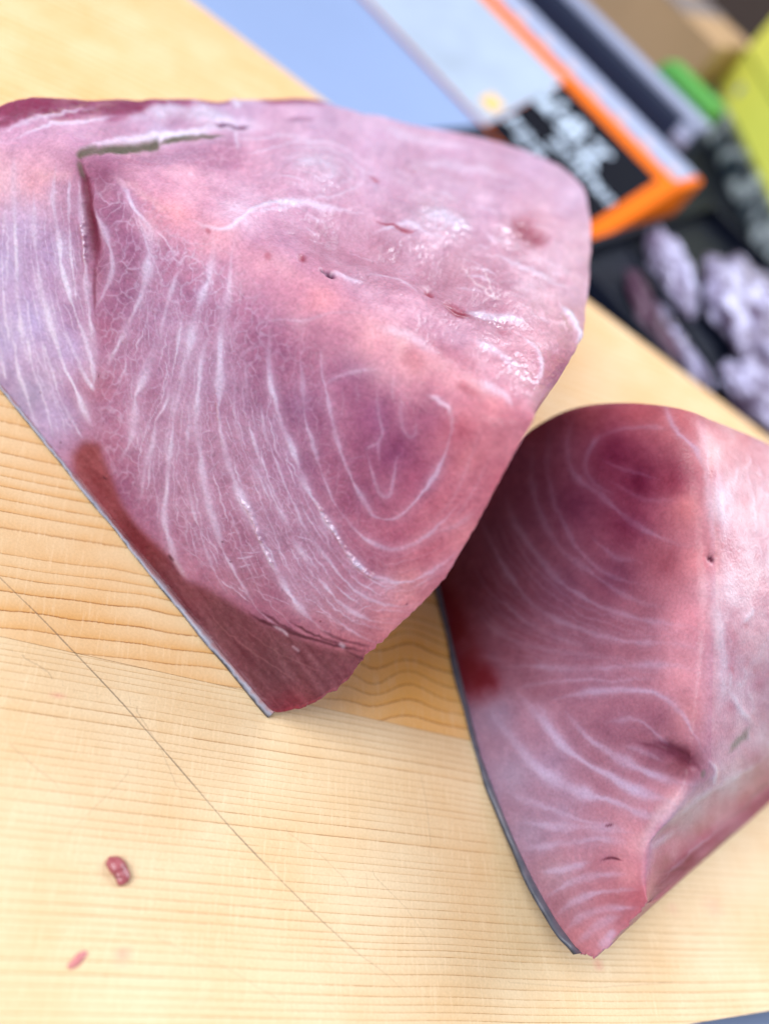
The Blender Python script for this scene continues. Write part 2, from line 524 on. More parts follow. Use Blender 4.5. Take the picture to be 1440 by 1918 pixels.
def stamp(layer, pts, width, inten=1.0, taper=0.12, wiggle=0.0, soft=1.0, vary=0.35, seed=0):
    """soft line into a layer (max blend); pts in drawing coordinates"""
    c = catmull(pts, 1.3)
    n = len(c)
    t = np.linspace(0, 1, n)
    r = np.random.default_rng(seed + int(abs(c[0, 0]) * 7 + abs(c[0, 1]) * 3))
    if wiggle:
        w = np.interp(np.arange(n), np.arange(0, n + 12, 7), r.normal(0, wiggle, len(np.arange(0, n + 12, 7))))
        w2 = np.interp(np.arange(n), np.arange(0, n + 50, 29), r.normal(0, wiggle * 1.6, len(np.arange(0, n + 50, 29))))
        d = np.gradient(c[:, :2], axis=0); L_ = np.hypot(d[:, 0], d[:, 1]) + 1e-6
        c = c.copy()
        c[:, 0] += -d[:, 1] / L_ * (w + w2); c[:, 1] += d[:, 0] / L_ * (w + w2)
    vw = 1 + vary * np.interp(np.arange(n), np.arange(0, n + 40, 23), r.uniform(-1, 1, len(np.arange(0, n + 40, 23))))
    vi = 1 + vary * 0.6 * np.interp(np.arange(n), np.arange(0, n + 40, 31), r.uniform(-1, 1, len(np.arange(0, n + 40, 31))))
    tp = np.clip(np.minimum(t, 1 - t) / max(taper, 1e-3), 0, 1) if taper > 0 else np.ones(n)
    H, W = layer.shape
    for i in range(n):
        w = max(0.9, width * vw[i] * (0.35 + 0.65 * tp[i])) * 0.62 * soft / RES
        a = inten * vi[i] * (0.15 + 0.85 * tp[i])
        R = int(2.4 * w) + 2
        x = (c[i, 0] - SX0) / RES; y = (c[i, 1] - SY0) / RES
        x0 = max(0, int(x) - R); x1 = min(W, int(x) + R + 1); y0 = max(0, int(y) - R); y1 = min(H, int(y) + R + 1)
        if x0 >= x1 or y0 >= y1: continue
        gx = np.arange(x0, x1) - x; gy = np.arange(y0, y1) - y
        g = a * np.exp(-((gx[None, :] ** 2 + gy[:, None] ** 2) / (w * w)) ** 1.3)
        np.maximum(layer[y0:y1, x0:x1], g, out=layer[y0:y1, x0:x1])


def poly_mask(pts, feather):
    pts = np.asarray(pts, float)
    pts = (pts - (SX0, SY0)) / RES; feather = feather / RES
    x0, y0 = (pts.min(0) - 3 * feather - 3).astype(int); x1, y1 = (pts.max(0) + 3 * feather + 3).astype(int)
    x0 = max(x0, 0); y0 = max(y0, 0); x1 = min(x1, SW); y1 = min(y1, SH)
    yy, xx = np.mgrid[y0:y1, x0:x1].astype(np.float32)
    m = np.zeros(xx.shape, bool)
    j = len(pts) - 1
    for i in range(len(pts)):
        a, b = pts[i], pts[j]
        if a[1] != b[1]:
            m ^= ((a[1] > yy) != (b[1] > yy)) & (xx < (b[0] - a[0]) * (yy - a[1]) / (b[1] - a[1]) + a[0])
        j = i
    f = box_blur(m.astype(np.float32), max(1, int(feather / 1.7))) if feather > 1 else m.astype(np.float32)
    full = np.zeros((SH, SW), np.float32)
    full[y0:y1, x0:x1] = f
    return full


def ramp_field(ctrl, power=2.6, step=6, blur=0):
    """smooth colour field through control colours"""
    gx = SX0 + RES * np.arange(0, SW + step + 1, step); gy = SY0 + RES * np.arange(0, SH + step + 1, step)
    X, Y = np.meshgrid(gx, gy)
    acc = np.zeros(X.shape + (3,)); ws = np.zeros(X.shape)
    for x, y, c in ctrl:
        w = 1.0 / ((X - x) ** 2 + (Y - y) ** 2 + 260.0) ** (power / 2)
        acc += w[..., None] * np.asarray(c, float); ws += w
    f = acc / ws[..., None]
    u = (np.arange(SW) / step); v = (np.arange(SH) / step)
    ui = u.astype(int); vi = v.astype(int); uf = (u - ui)[None, :, None]; vf = (v - vi)[:, None, None]
    a = f[vi][:, ui] * (1 - uf) + f[vi][:, ui + 1] * uf
    b = f[vi + 1][:, ui] * (1 - uf) + f[vi + 1][:, ui + 1] * uf
    return (a * (1 - vf) + b * vf).astype(np.float32)


def blend(img, mask, color, k=1.0):
    m = np.clip(mask * k, 0, 1)[..., None]
    return img * (1 - m) + np.asarray(color, np.float32) * m


def sample(img, x, y):
    u = np.clip((x - SX0) / RES, 0, SW - 1.01); v = np.clip((y - SY0) / RES, 0, SH - 1.01)
    ui = u.astype(int); vi = v.astype(int)
    uf = u - ui; vf = v - vi
    if img.ndim == 3: uf = uf[..., None]; vf = vf[..., None]
    return (img[vi, ui] * (1 - uf) + img[vi, ui + 1] * uf) * (1 - vf) + (img[vi + 1, ui] * (1 - uf) + img[vi + 1, ui + 1] * uf) * vf


FAT = (216, 196, 228)
ALBEDO = 0.79


def interp_lines(a, b, k, n=9):
    A = catmull(a, 3); B = catmull(b, 3)
    ta = np.linspace(0, len(A) - 1, n).astype(int); tb = np.linspace(0, len(B) - 1, n).astype(int)
    return [A[ta] * (1 - f) + B[tb] * f for f in np.linspace(0, 1, k + 2)[1:-1]]


# ------------------------------------------------------------------ fish piece one (large, left): markings
ctrl1 = [
 (0,330,(236,186,198)),(60,340,(230,172,184)),(-150,330,(232,178,190)),(40,420,(210,180,214)),(0,500,(206,186,224)),(100,480,(198,166,200)),(60,600,(206,188,228)),(-150,480,(206,186,222)),
 (0,640,(204,188,222)),(130,650,(206,180,216)),(100,780,(196,172,204)),(60,740,(188,170,194)),(190,330,(142,80,104)),(190,420,(146,78,108)),(178,500,(158,96,122)),(225,400,(160,100,130)),
 (250,450,(164,106,138)),(230,560,(170,112,142)),(190,620,(176,108,134)),(180,720,(190,122,140)),(230,780,(186,128,152)),(200,850,(174,110,132)),(280,420,(220,148,160)),(330,400,(236,164,170)),
 (310,480,(188,126,152)),(300,600,(174,118,148)),(280,700,(178,122,150)),(300,900,(170,112,138)),(240,930,(160,98,124)),(360,560,(178,120,148)),(400,460,(218,148,164)),(420,520,(194,130,156)),
 (390,700,(172,118,144)),(350,800,(172,114,138)),(370,950,(172,110,132)),(480,500,(212,146,168)),(560,540,(208,142,160)),(480,580,(188,124,152)),(520,650,(184,118,144)),(600,640,(186,118,140)),
 (600,560,(228,154,162)),(700,640,(228,160,170)),(780,680,(226,156,164)),(850,720,(222,150,162)),(920,760,(218,138,146)),(650,700,(164,98,128)),(560,760,(164,106,136)),(480,760,(168,108,134)),
 (450,850,(170,110,132)),(560,880,(164,102,128)),(700,780,(148,80,114)),(740,850,(146,76,108)),(800,780,(162,88,114)),(680,930,(162,90,114)),(780,900,(168,88,112)),(860,800,(192,100,112)),
 (880,860,(204,120,128)),(930,830,(200,120,130)),(840,950,(190,106,118)),(730,1000,(174,94,114)),(800,1020,(190,106,118)),(870,1000,(204,126,132)),(500,1000,(168,106,126)),(600,1000,(170,106,126)),
 (680,1060,(176,104,122)),(560,1100,(166,104,122)),(640,1130,(176,110,122)),(760,1100,(204,130,132)),(720,1170,(196,122,126)),(480,1090,(158,96,114)),(680,1200,(178,104,112)),(940,900,(196,110,122)),
 (50,245,(216,160,184)),(150,240,(216,164,186)),(300,220,(222,190,212)),(450,215,(212,172,196)),(600,225,(212,172,194)),(700,250,(216,176,198)),(850,270,(220,174,194)),(1000,310,(220,178,200)),
 (1070,360,(222,182,202)),(250,300,(226,168,180)),(350,340,(230,172,184)),(450,300,(216,156,174)),(590,325,(220,180,196)),(700,330,(216,172,192)),(450,400,(232,194,208)),(550,420,(202,150,168)),
 (620,440,(192,140,156)),(720,460,(188,136,150)),(800,420,(220,184,198)),(900,380,(218,174,192)),(1000,430,(214,158,168)),(1060,480,(222,174,186)),(850,500,(194,142,152)),(930,560,(190,136,148)),
 (1000,530,(216,170,180)),(1060,600,(212,154,162)),(1000,650,(212,152,160)),(700,520,(212,160,174)),(780,580,(212,156,170)),(860,620,(212,162,176)),(960,700,(212,156,164)),(1040,690,(180,98,112)),
 (900,680,(218,160,168)),(1080,540,(214,164,176)),(820,330,(216,174,192))]
img1 = ramp_field(ctrl1)
for k, sc_ in enumerate((70, 26, 9)):
    nz = fbm(GX, GY, sc_, 101 + k)[..., None] * 1.25
    img1 = img1 + nz * np.array([24, 22, 20], np.float32) * (1.0, 0.8, 0.8)[k]
fine = fbm(GX, GY, 5.0, 140, 2)

seamsL = [
 [(27,285),(27,360),(30,440),(32,530),(38,590),(46,650),(60,690)],
 [(65,350),(65,430),(70,490),(80,550),(95,605),(120,680),(137,720),(160,775),(178,810)],
 [(107,305),(100,375),(110,435),(120,505),(130,545),(144,590),(162,640),(175,690),(179,745)],
 [(148,325),(150,390),(158,455),(162,525),(170,590),(178,650),(180,690)],
 [(50,625),(60,675),(78,730),(90,775),(102,828)],
 [(29,632),(35,688),(50,740),(65,785),(76,814)],
 [(80,637),(100,700),(112,740),(135,785),(157,822)],
 [(0,662),(12,712)], [(120,615),(140,660),(160,705),(177,735)],
 [(-40,340),(-42,450),(-36,560),(-20,650),(0,715)], [(-90,330),(-95,450),(-85,560),(-60,640)],
 [(10,380),(6,470),(8,560),(20,650)], [(132,330),(130,420),(136,500),(146,570)]]
wL = [5,5,5,6,4,4,4,3,4,5,5,3,3]
r1 = [(170,380),(195,430),(212,480),(210,520),(195,550),(176,582)]
r2 = [(205,318),(230,347),(252,390),(282,432),(278,505),(265,555),(246,595),(225,645),(200,690),(188,712)]
r3 = [(345,490),(322,542),(308,600),(297,650),(272,700),(257,740),(250,790),(245,825),(224,868)]
r3b = [(350,560),(340,600),(335,645),(322,712),(312,755),(290,790),(282,840),(270,887),(267,930),(255,965)]
r4 = [(402,437),(402,465),(390,525),(370,580),(357,645),(343,705),(333,745),(326,775),(320,840),(315,900),(310,955),(318,1012),(330,1050),(352,1085)]
r4c = [(372,690),(360,760),(352,820),(350,860),(355,905),(362,950),(375,995),(392,1045),(412,1088),(432,1122)]
r4b = [(420,590),(398,620),(380,660),(375,710),(370,765),(368,798),(375,840),(381,882),(390,925),(400,968),(412,1008),(424,1036),(442,1075),(465,1112),(490,1148),(520,1172)]
r5 = [(437,450),(430,520),(420,575),(415,625),(412,700),(410,775),(417,822),(430,870),(447,920),(470,965),(487,1005),(505,1045),(532,1093),(562,1137),(592,1167),(625,1192)]
r6 = [(437,640),(440,700),(440,770),(450,814),(465,864),(480,912),(500,962),(524,1014),(548,1062),(575,1100),(605,1135),(640,1168),(680,1195),(716,1207)]
r7 = [(458,650),(462,715),(465,775),(475,825),(492,877),(512,927),(534,975),(560,1025),(590,1070),(622,1113),(660,1145),(705,1165),(757,1167)]
r7b = [(485,700),(492,770),(505,830),(525,882),(548,935),(570,985),(602,1032),(642,1083),(680,1115),(722,1132),(770,1133),(805,1122)]
r8 = [(505,610),(503,670),(508,728),(530,795),(550,850),(572,905),(592,943),(615,980),(640,1018),(664,1050),(692,1075),(725,1088),(760,1090),(797,1076),(835,1051),(868,1022)]
r8b = [(560,640),(565,700),(572,770),(588,840),(612,905),(640,960),(664,992),(692,1012),(730,1027),(775,1018),(825,982),(864,940)]
r9 = [(600,640),(602,690),(612,745),(625,797),(640,850),(660,897),(684,940),(700,968),(740,970),(772,945),(802,909),(830,860),(845,810),(842,768),(825,747),(804,741)]
inner = [([(685,837),(695,880),(710,925),(730,928),(738,890),(742,860),(755,845)],4,.75), ([(707,722),(707,762),(716,808),(709,832),(710,875)],4,.7), ([(716,824),(690,838),(683,842)],5,.7),
 ([(752,720),(753,787),(765,816),(778,810),(776,772)],4,.5), ([(595,737),(614,717),(645,702),(682,694),(715,690)],5,.6), ([(540,790),(560,765),(595,737)],4,.5),
 ([(457,640),(482,610),(520,600),(570,600),(620,586),(680,586),(730,600)],4,.5), ([(460,595),(437,620),(427,652)],4,.7), ([(495,632),(460,662),(443,695),(440,760)],4,.65), ([(452,625),(455,662),(462,700),(463,760)],4,.6),
 ([(640,720),(642,760),(636,790)],3,.4), ([(668,712),(670,760)],3,.35), ([(735,700),(738,760)],3,.35), ([(640,860),(690,855)],3,.4), ([(900,800),(880,860),(850,930),(800,990)],4,.3), ([(920,850),(880,930),(830,1000)],3,.3),
 ([(800,1000),(850,985),(893,955)],6,.45), ([(780,1085),(840,1062),(880,1015)],5,.4)]
seamsR = [(r1,8,.9),(r2,11,1),(r3,10,.95),(r3b,6,.9),(r4,11,1),(r4c,5,.75),(r4b,8,.95),(r5,10,1),(r6,4.5,.75),(r7,6.5,.85),(r7b,4,.7),(r8,8.5,1),(r8b,5,.6),(r9,6,.7)]
fat1 = np.zeros((SH, SW), np.float32)
for s_, w_ in zip(seamsL, wL):
    stamp(fat1, s_, w_ * 1.2, 0.62, 0.08, 0.6, soft=1.35, vary=0.7)
for a, b in ((seamsL[0], seamsL[1]), (seamsL[1], seamsL[2]), (seamsL[4], seamsL[6]), (seamsL[2], seamsL[3]), (seamsL[9], seamsL[0])):
    for q in interp_lines(a, b, 3): stamp(fat1, q, 3.0, 0.42, 0.15, 1.4, vary=0.7)
for s_, w_, i_ in seamsR: stamp(fat1, s_, w_ * .92, i_ * .80, 0.14, 0.7, soft=1.35, vary=0.8)
for s_, w_, i_ in inner: stamp(fat1, s_, w_, i_ * .5, 0.25, 0.6, soft=1.5)
order = [r2, r3, r3b, r4, r4c, r4b, r5, r6, r7, r7b, r8]
for i in range(len(order) - 1):
    for q in interp_lines(order[i], order[i + 1], 5 if i not in (4,) else 3): stamp(fat1, q, 2.4, 0.36 + .3 * rng.random(), 0.2, 1.4, soft=1.2, vary=1.0)
    A_ = catmull(order[i], 3); B_ = catmull(order[i + 1], 3)
    for _ in range(36):
        t_ = rng.uniform(.03, .9); d_ = rng.uniform(-.05, .07); ll = sorted(rng.uniform(0, 1, 2))
        if ll[1] - ll[0] < .3: continue
        pa = A_[int(t_ * (len(A_) - 1))]; pb = B_[int(np.clip(t_ + d_, 0, 1) * (len(B_) - 1))]
        p0 = pa + (pb - pa) * ll[0]; p1 = pa + (pb - pa) * ll[1]; pm = (p0 + p1) / 2 + rng.normal(0, 3, 2)
        stamp(fat1, [p0, pm, p1], 2.2, .4 + .35 * rng.random(), .25, .8, soft=1.1)
for q in interp_lines(r8, r8b, 3): stamp(fat1, q, 2.2, 0.22, 0.2, 1.5)
# the fine net of fat between the seams
warp = fbm(GX, GY, 46, 61, 3) * 34
warp2 = fbm(GX + 500, GY, 40, 67, 3) * 34
ang = 0.26
jw = fbm(GX, GY, 15, 63, 2) * 15; jw2 = fbm(GX + 300, GY, 15, 65, 2) * 15
ux = (GX * math.cos(ang) + GY * math.sin(ang)) + warp + jw; uy = (-GX * math.sin(ang) + GY * math.cos(ang)) * 0.55 + warp2 * 0.6 + jw2 * .6
v1 = voronoi_edge(ux, uy, 19.0, 71); v2 = voronoi_edge(ux + 7, uy * 1.25 + 3, 11.0, 77)
net_big = np.clip(1.05 - v1 / 0.20, 0, 1); net_small = np.clip(1.1 - v2 / 0.20, 0, 1)
netmask = poly_mask([(172,330),(260,350),(330,430),(430,470),(470,590),(520,600),(510,720),(560,860),(640,1020),(640,1110),(500,1080),(420,1080),(330,1030),(215,900),(178,780),(185,600)], 46)
netmask2 = poly_mask([(470,590),(600,640),(640,840),(700,980),(760,1090),(700,1180),(560,1150),(440,1100),(520,860)], 40)
patch = np.clip(0.85 + 1.3 * fbm(GX, GY, 80, 91), 0.25, 1.0)
net = np.maximum(net_big * 0.62, net_small * 0.40 * np.clip(0.5 + 2.4 * fbm(GX, GY, 40, 95), 0, 1)) * netmask * patch
net = np.maximum(net, (net_big * 0.26 + net_small * 0.12) * netmask2 * patch)
leftmask = poly_mask([(-180,420),(140,420),(175,600),(175,800),(110,840),(0,720),(-180,520)], 30)
net = np.maximum(net, net_small * 0.20 * leftmask * patch)
dark_poly = [(136,852),(158,829),(186,833),(191,858),(206,892),(226,945),(250,980),(283,1013),(317,1046),(347,1090),(378,1101),(416,1123),(461,1151),(511,1178),(561,1198),(622,1219),(690,1232),(720,1240),(700,1400),(400,1400),(140,940)]
dm = poly_mask(dark_poly, 9)
dmc = ramp_field([(150,860,(166,88,100)),(200,930,(152,70,84)),(260,1010,(146,66,80)),(330,1100,(140,74,90)),(420,1180,(136,80,96)),(520,1260,(132,82,98)),(600,1270,(134,78,96)),(660,1240,(136,74,92)),(560,1330,(150,66,86))])
dmc = dmc * np.array([.90, .86, .84], np.float32) + (fbm((GX * .62 + GY * .78) * .35, (GY * .62 - GX * .78) * 2.2, 26, 151, 4) * 46 + fbm(GX, GY, 7, 153) * 22)[..., None]
img1 = img1 * (1 - 0.05 * (netmask + netmask2 * 0.6)[..., None] * np.array([1.0, 1.25, 0.75], np.float32)) + np.array([0, 0, 8], np.float32)
halo = box_blur(fat1, 6)
fat1 = np.maximum(np.maximum(fat1, net * (1 - dm)), 0.95 * halo)
fatmask1 = np.clip(fat1, 0, 1) * (1 - 0.93 * dm)
# only the cut face carries the seams; the upper side is membrane
top_poly1 = [(-200,300),(0,275),(100,262),(148,283),(232,322),(335,380),(432,436),(535,490),(620,540),(705,588),(770,630),(830,670),(880,705),(930,735),(1000,765),(1130,700),(1200,300),(1000,131),(-200,131)]
topm = poly_mask(top_poly1, 16)
topsoft = poly_mask(top_poly1, 60)
fatmask1 *= (1 - 0.9 * topm) * (1 - .65 * topsoft)
# the seams fade out towards the crest
img1 = img1 * (1 - .07 * leftmask[..., None] * np.array([1., 1.1, .5], np.float32))
img1 = img1 * np.array([.985, .97, .975], np.float32)
img1 = blend(img1, fatmask1 * (1 + .35 * leftmask), np.where(leftmask[..., None] > .5, np.array([226, 212, 242.], np.float32), np.array(FAT, np.float32)), 0.92)
img1 = img1 * (1 - dm[..., None]) + dmc * dm[..., None]
dl = np.zeros((SH, SW), np.float32)
for q, w_, i_ in (([(300,1150),(420,1260),(520,1330)],3,.35), ([(360,1130),(460,1215),(580,1290)],3,.3), ([(430,1160),(540,1235),(620,1262)],3,.25)): stamp(dl, q, w_, i_, .2, 1.0)
img1 = blend(img1, dl, (176, 120, 128))
dl[:] = 0
for q, w_, i_ in (([(315,1040),(325,1052)],5,.8), ([(455,1142),(500,1168),(560,1190),(620,1208),(690,1222)],7,.75), ([(480,1140),(540,1178),(610,1202)],4,.6), ([(540,1165),(600,1195),(660,1212)],5,.7), ([(600,1180),(650,1200),(700,1212)],4,.5), ([(640,1215),(672,1232),(690,1240)],6,.5),
  ([(186,700),(186,708)],2.5,.9), ([(192,892),(199,897)],3,.9), ([(76,735),(77,736)],2.2,.9), ([(114,828),(115,829)],2,.9), ([(598,1166),(601,1167)],3,1), ([(415,1014),(420,1015)],2,.9), ([(760,1131),(763,1133)],2.5,.6), ([(430,1049),(436,1050)],2,.8)): stamp(dl, q, w_, i_, .2, .8)
img1 = blend(img1, dl, (84, 36, 52))
dl[:] = 0
stamp(dl, [(510,1172),(530,1182),(540,1195)], 8, .7, .2); stamp(dl, [(545,1210),(560,1222)], 5, .5, .2); stamp(dl, [(636,1205),(645,1212)], 7, .7, .2); stamp(dl, [(320,1040),(335,1062),(350,1085)], 9, .5, .3)
img1 = blend(img1, dl, (206, 184, 204))
# crack beside the left seams
dl[:] = 0
stamp(dl, [(150,292),(158,330),(165,380),(172,420),(176,470),(178,500)], 13, .9, .2, .8); stamp(dl, [(178,480),(176,540),(178,600)], 6, .5, .3, .6)
crack = dl.copy()
img1 = blend(img1, dl, (112, 40, 62))
# upper side
dl[:] = 0
stamp(dl, [(500,428),(600,446),(700,468),(780,500),(850,535),(930,570),(985,610)], 62, .8, .25, 3, vary=.5); stamp(dl, [(820,470),(900,520),(960,560)], 46, .6, .3, 3)
stamp(dl, [(180,300),(300,292),(430,280)], 22, .5, .3, 2); stamp(dl, [(700,300),(820,325),(920,350)], 18, .35, .3, 2); stamp(dl, [(860,300),(960,330),(1040,370)], 14, .3, .3, 2); stamp(dl, [(940,470),(1010,510),(1070,560)], 20, .4, .3, 2)
dl *= np.clip(0.8 + 1.8 * fbm(GX * .9 + GY * .35, (GY * .9 - GX * .35) * 2.6, 46, 219, 4), 0, 1.2)
img1 = blend(img1, dl, (172, 112, 132), .7)
sl = fbm(GX * .93 + GY * .36, (GY * .93 - GX * .36) * 4.0, 60, 223, 4) * topm
img1 = img1 + (sl * 24)[..., None] * np.array([.75, 1.0, .95], np.float32)
mot = fbm(GX, GY * 1.5, 34, 227, 3) * topm
img1 = img1 + (mot * 16)[..., None] * np.array([.6, 1.0, .9], np.float32)
dl[:] = 0
for q, w_, i_ in (([(340,408),(400,442),(470,474),(540,508),(600,545)],54,.25), ([(640,590),(720,628),(800,670),(880,718),(950,760)],58,.4), ([(205,322),(260,350),(330,395)],20,.45), ([(60,330),(110,330),(140,320)],24,.3)): stamp(dl, q, w_, i_, .25, 3, vary=.6)
img1 = blend(img1, dl * np.clip(.75 + 1.5 * fbm(GX, GY, 40, 229), 0, 1.2), (240, 190, 194), 1)  # glow of the crest painted in as a pale pink band
dl[:] = 0
stamp(dl, [(-200,212),(0,208),(60,194),(150,192),(250,192),(340,192)], 34, 1, 0, 2.5, vary=.4); stamp(dl, [(-60,232),(0,226),(60,212),(140,206),(220,204)], 22, .85, .2, 2)
stamp(dl, [(90,224),(170,212),(260,206)], 8, .6, .3, 2)
dl *= np.clip(.95 + 1.3 * fbm(GX * .5 + GY * .3, GY * 3, 40, 233, 3), .2, 1.15)
stamp(dl, [(360,192),(430,190),(450,196)], 10, .8, .2); stamp(dl, [(480,192),(560,192),(620,196)], 10, .8, .2)
img1 = blend(img1, dl, (142, 52, 84), .95)
dl[:] = 0
for q, w_, i_ in (([(0,250),(60,226),(120,210),(190,200)],8,.75), ([(20,262),(90,238),(170,225),(230,215)],6,.6), ([(150,280),(230,262),(320,246),(420,236),(470,246)],12,.85), ([(230,232),(300,210),(360,212),(430,228),(500,240)],20,.75), ([(440,240),(444,262),(447,282)],8,.9), ([(432,182),(440,195),(450,205)],12,.9),
   ([(500,300),(540,285),(600,285),(650,300),(682,325),(670,352),(620,372),(560,378),(500,372)],4,.4), ([(520,320),(560,302),(620,305),(655,325),(640,350),(590,362)],4,.25), ([(540,330),(590,318),(625,335),(595,350)],14,.5), ([(430,290),(500,280),(580,272),(660,290),(720,325)],3,.5), ([(400,262),(480,262),(560,262),(640,280)],4,.4),
   ([(355,412),(400,432),(430,436),(462,402),(520,385),(600,388),(680,400)],9,.75), ([(470,402),(560,392)],6,.5), ([(700,240),(800,265),(900,275)],12,.4), ([(760,300),(860,310),(960,330)],12,.4), ([(780,400),(830,405),(880,432)],18,.6), ([(700,425),(760,420),(800,440)],7,.6),
   ([(930,470),(980,500),(1050,530)],9,.5), ([(860,565),(900,580),(950,590),(985,605)],11,.75), ([(690,500),(740,505),(790,540)],8,.5), ([(610,500),(650,512),(690,520)],8,.5), ([(1046,568),(1062,585),(1074,608),(1082,632),(1080,655)],7,.95), ([(970,620),(1000,650),(1010,700),(1000,735)],8,.6), ([(880,640),(930,660),(975,700)],14,.4), ([(890,715),(940,740),(962,765)],14,.5), ([(800,740),(830,755),(845,775)],7,.5), ([(700,610),(770,632),(830,660)],16,.35)):
    stamp(dl, q, w_, i_, .25, 1.2)
for i in range(46):
    x = 480 + 560 * rng.random(); y = 300 + 300 * rng.random() * (0.4 + 0.6 * (x - 480) / 560)
    L_ = 20 + 60 * rng.random()
    stamp(dl, [(x, y), (x + L_ * .5, y + L_ * .17 + rng.normal(0, 3)), (x + L_, y + L_ * .36 + rng.normal(0, 4))], 1.6 + 2.4 * rng.random(), .2 + .35 * rng.random(), .3, 1.0)
top_pale = dl.copy()
img1 = blend(img1, dl, (234, 218, 242), .95)  # pale membrane strands, with gloss highlights painted in as colour
# mauve netted strip under the green line
strip = poly_mask([(165,300),(230,285),(330,265),(440,255),(470,300),(420,318),(300,310),(200,318)], 10)
img1 = blend(img1, strip * (0.5 + net_small * -0.45), (160, 96, 128))
dl[:] = 0
stamp(dl, [(146,296),(152,288),(175,282),(222,274),(272,264),(300,259)], 10, 1, .05, .8); stamp(dl, [(290,260),(330,252),(370,247),(425,251)], 5, .9, .2, .8); stamp(dl, [(146,296),(150,315),(156,335)], 9, .7, .3)
green = dl.copy()
img1 = blend(img1, dl, (104, 92, 80))
dl[:] = 0
stamp(dl, [(400,230),(430,233),(470,238)], 5, .9, .2, 1.5); stamp(dl, [(530,228),(560,226),(600,224)], 6, .35, .3); stamp(dl, [(608,505),(618,508),(630,514)], 11, 1, .3); stamp(dl, [(600,503),(612,505)], 5, .7, .3)
holes = dl.copy()
img1 = blend(img1, dl, (92, 40, 68))
dl[:] = 0
for q, w_, i_ in (([(564,480),(570,484)],13,1), ([(498,480),(502,484)],10,.45), ([(700,408),(730,420),(760,430),(785,436)],4,.9), ([(960,410),(985,430),(1008,447),(1028,452)],24,.85), ([(806,530),(814,540)],13,.9), ([(826,556),(850,568),(874,583),(884,588)],16,.95), ([(690,330),(712,342)],6,.5), ([(800,640),(850,665),(900,700)],20,.25), ([(850,720),(900,745)],16,.35), ([(390,430),(396,440)],8,.5), ([(930,610),(960,625)],14,.3), ([(760,660),(790,690)],24,.25)):
    stamp(dl, q, w_, i_, .3, 1.4)
red = dl.copy()
img1 = blend(img1, dl, (150, 56, 74), .9)
dl[:] = 0
stamp(dl, [(826,556),(852,572),(884,592)], 2, .9, .1, 1.2); stamp(dl, [(836,556),(862,566),(885,584)], 1.6, .8, .1, 1); stamp(dl, [(870,485),(890,515),(915,545),(945,562)], 2.2, .6, .1, 2.2); stamp(dl, [(905,500),(925,530),(940,555)], 2.2, .6, .1, 2.2)
img1 = blend(img1, dl, (232, 208, 216))
img1 = img1 + topm[..., None] * np.array([1, 4, 8], np.float32)
img1 = img1 * (1 + 0.10 * fine[..., None])
# relief in metres
rel1 = (0.00028 * box_blur(np.clip(fat1, 0, 1) * (1 - topm) * (1 - dm), 1) + 0.0007 * box_blur(top_pale, 2)
        - 0.0022 * box_blur(crack, 3) - 0.0009 * box_blur(green, 3) - 0.003 * box_blur(holes, 2) - 0.0016 * box_blur(red, 3) * topm
        - 0.0006 * dm + 0.00012 * fine * (1 - topm) + topm * (0.0035 * fbm(GX, GY * 1.6, 120, 203, 3) + 0.0010 * topsoft * fbm(GX * .93 + GY * .36, (GY * .93 - GX * .36) * 2.5, 40, 207, 3) + 0.0003 * fine))
gl = np.zeros((SH, SW), np.float32)
stamp(gl, [(447,925),(470,965),(487,1005),(505,1045),(520,1072)], 6, 1, .2, .6); stamp(gl, [(588,936),(615,980),(640,1018),(664,1050),(692,1075),(725,1087)], 6, 1, .15, .6); stamp(gl, [(152,400),(158,455),(162,500)], 6, .8, .2, .6); stamp(gl, [(405,735),(412,790)], 6, .5, .2, .6)
gl *= np.clip(.6 + 2.2 * fbm(GX, GY, 7, 331, 2), 0, 1.6)
rel1 = rel1 + 0.00085 * gl
cr = np.zeros((SH, SW), np.float32)
for q, w_, i_ in (([(760,395),(820,405),(880,435)],46,1), ([(850,575),(910,590),(980,610)],30,1), ([(250,225),(340,215),(450,238)],30,.9), ([(540,330),(600,335),(650,340)],50,.6), ([(700,440),(780,455),(840,480)],34,.6), ([(930,410),(960,440),(1010,470)],34,.8), ([(640,500),(700,515),(760,540)],26,.8), ([(940,660),(980,700),(1010,735)],26,.7), ([(450,395),(520,388),(600,392)],22,.7), ([(1040,580),(1075,620)],20,.8), ([(20,215),(120,210),(220,205)],24,.7)):
    stamp(cr, q, w_, i_, .3, 2)
crn = fbm(GX * .93 + GY * .36, (GY * .93 - GX * .36) * 1.7, 11, 341, 3)
rel1 = rel1 + 0.0015 * cr * crn
valley = np.zeros((SH, SW), np.float32)
stamp(valley, [(480,425),(600,445),(720,475),(830,525),(920,575),(990,640)], 60, 1, .3, 0)
stamp(valley, [(160,290),(300,275),(440,262)], 26, .6, .3, 0)
hill = np.zeros((SH, SW), np.float32)
stamp(hill, [(520,328),(590,326),(660,330)], 60, 1, .3, 0); stamp(hill, [(360,425),(430,430),(500,395)], 26, .7, .3, 0)
rel1 += -0.0050 * box_blur(valley, 10) + 0.003 * box_blur(hill, 12)
rel1 = rel1.astype(np.float32)
wet1 = (np.clip(0.22 + 0.5 * fatmask1 - 0.10 + 0.9 * gl + 0.45 * cr + 0.30 * topm + 0.6 * fbm(GX, GY, 60, 301), 0.05, 1) * (1 - np.clip(box_blur(np.maximum(np.maximum(crack, green), holes), 3) * 1.6, 0, .95))).astype(np.float32)


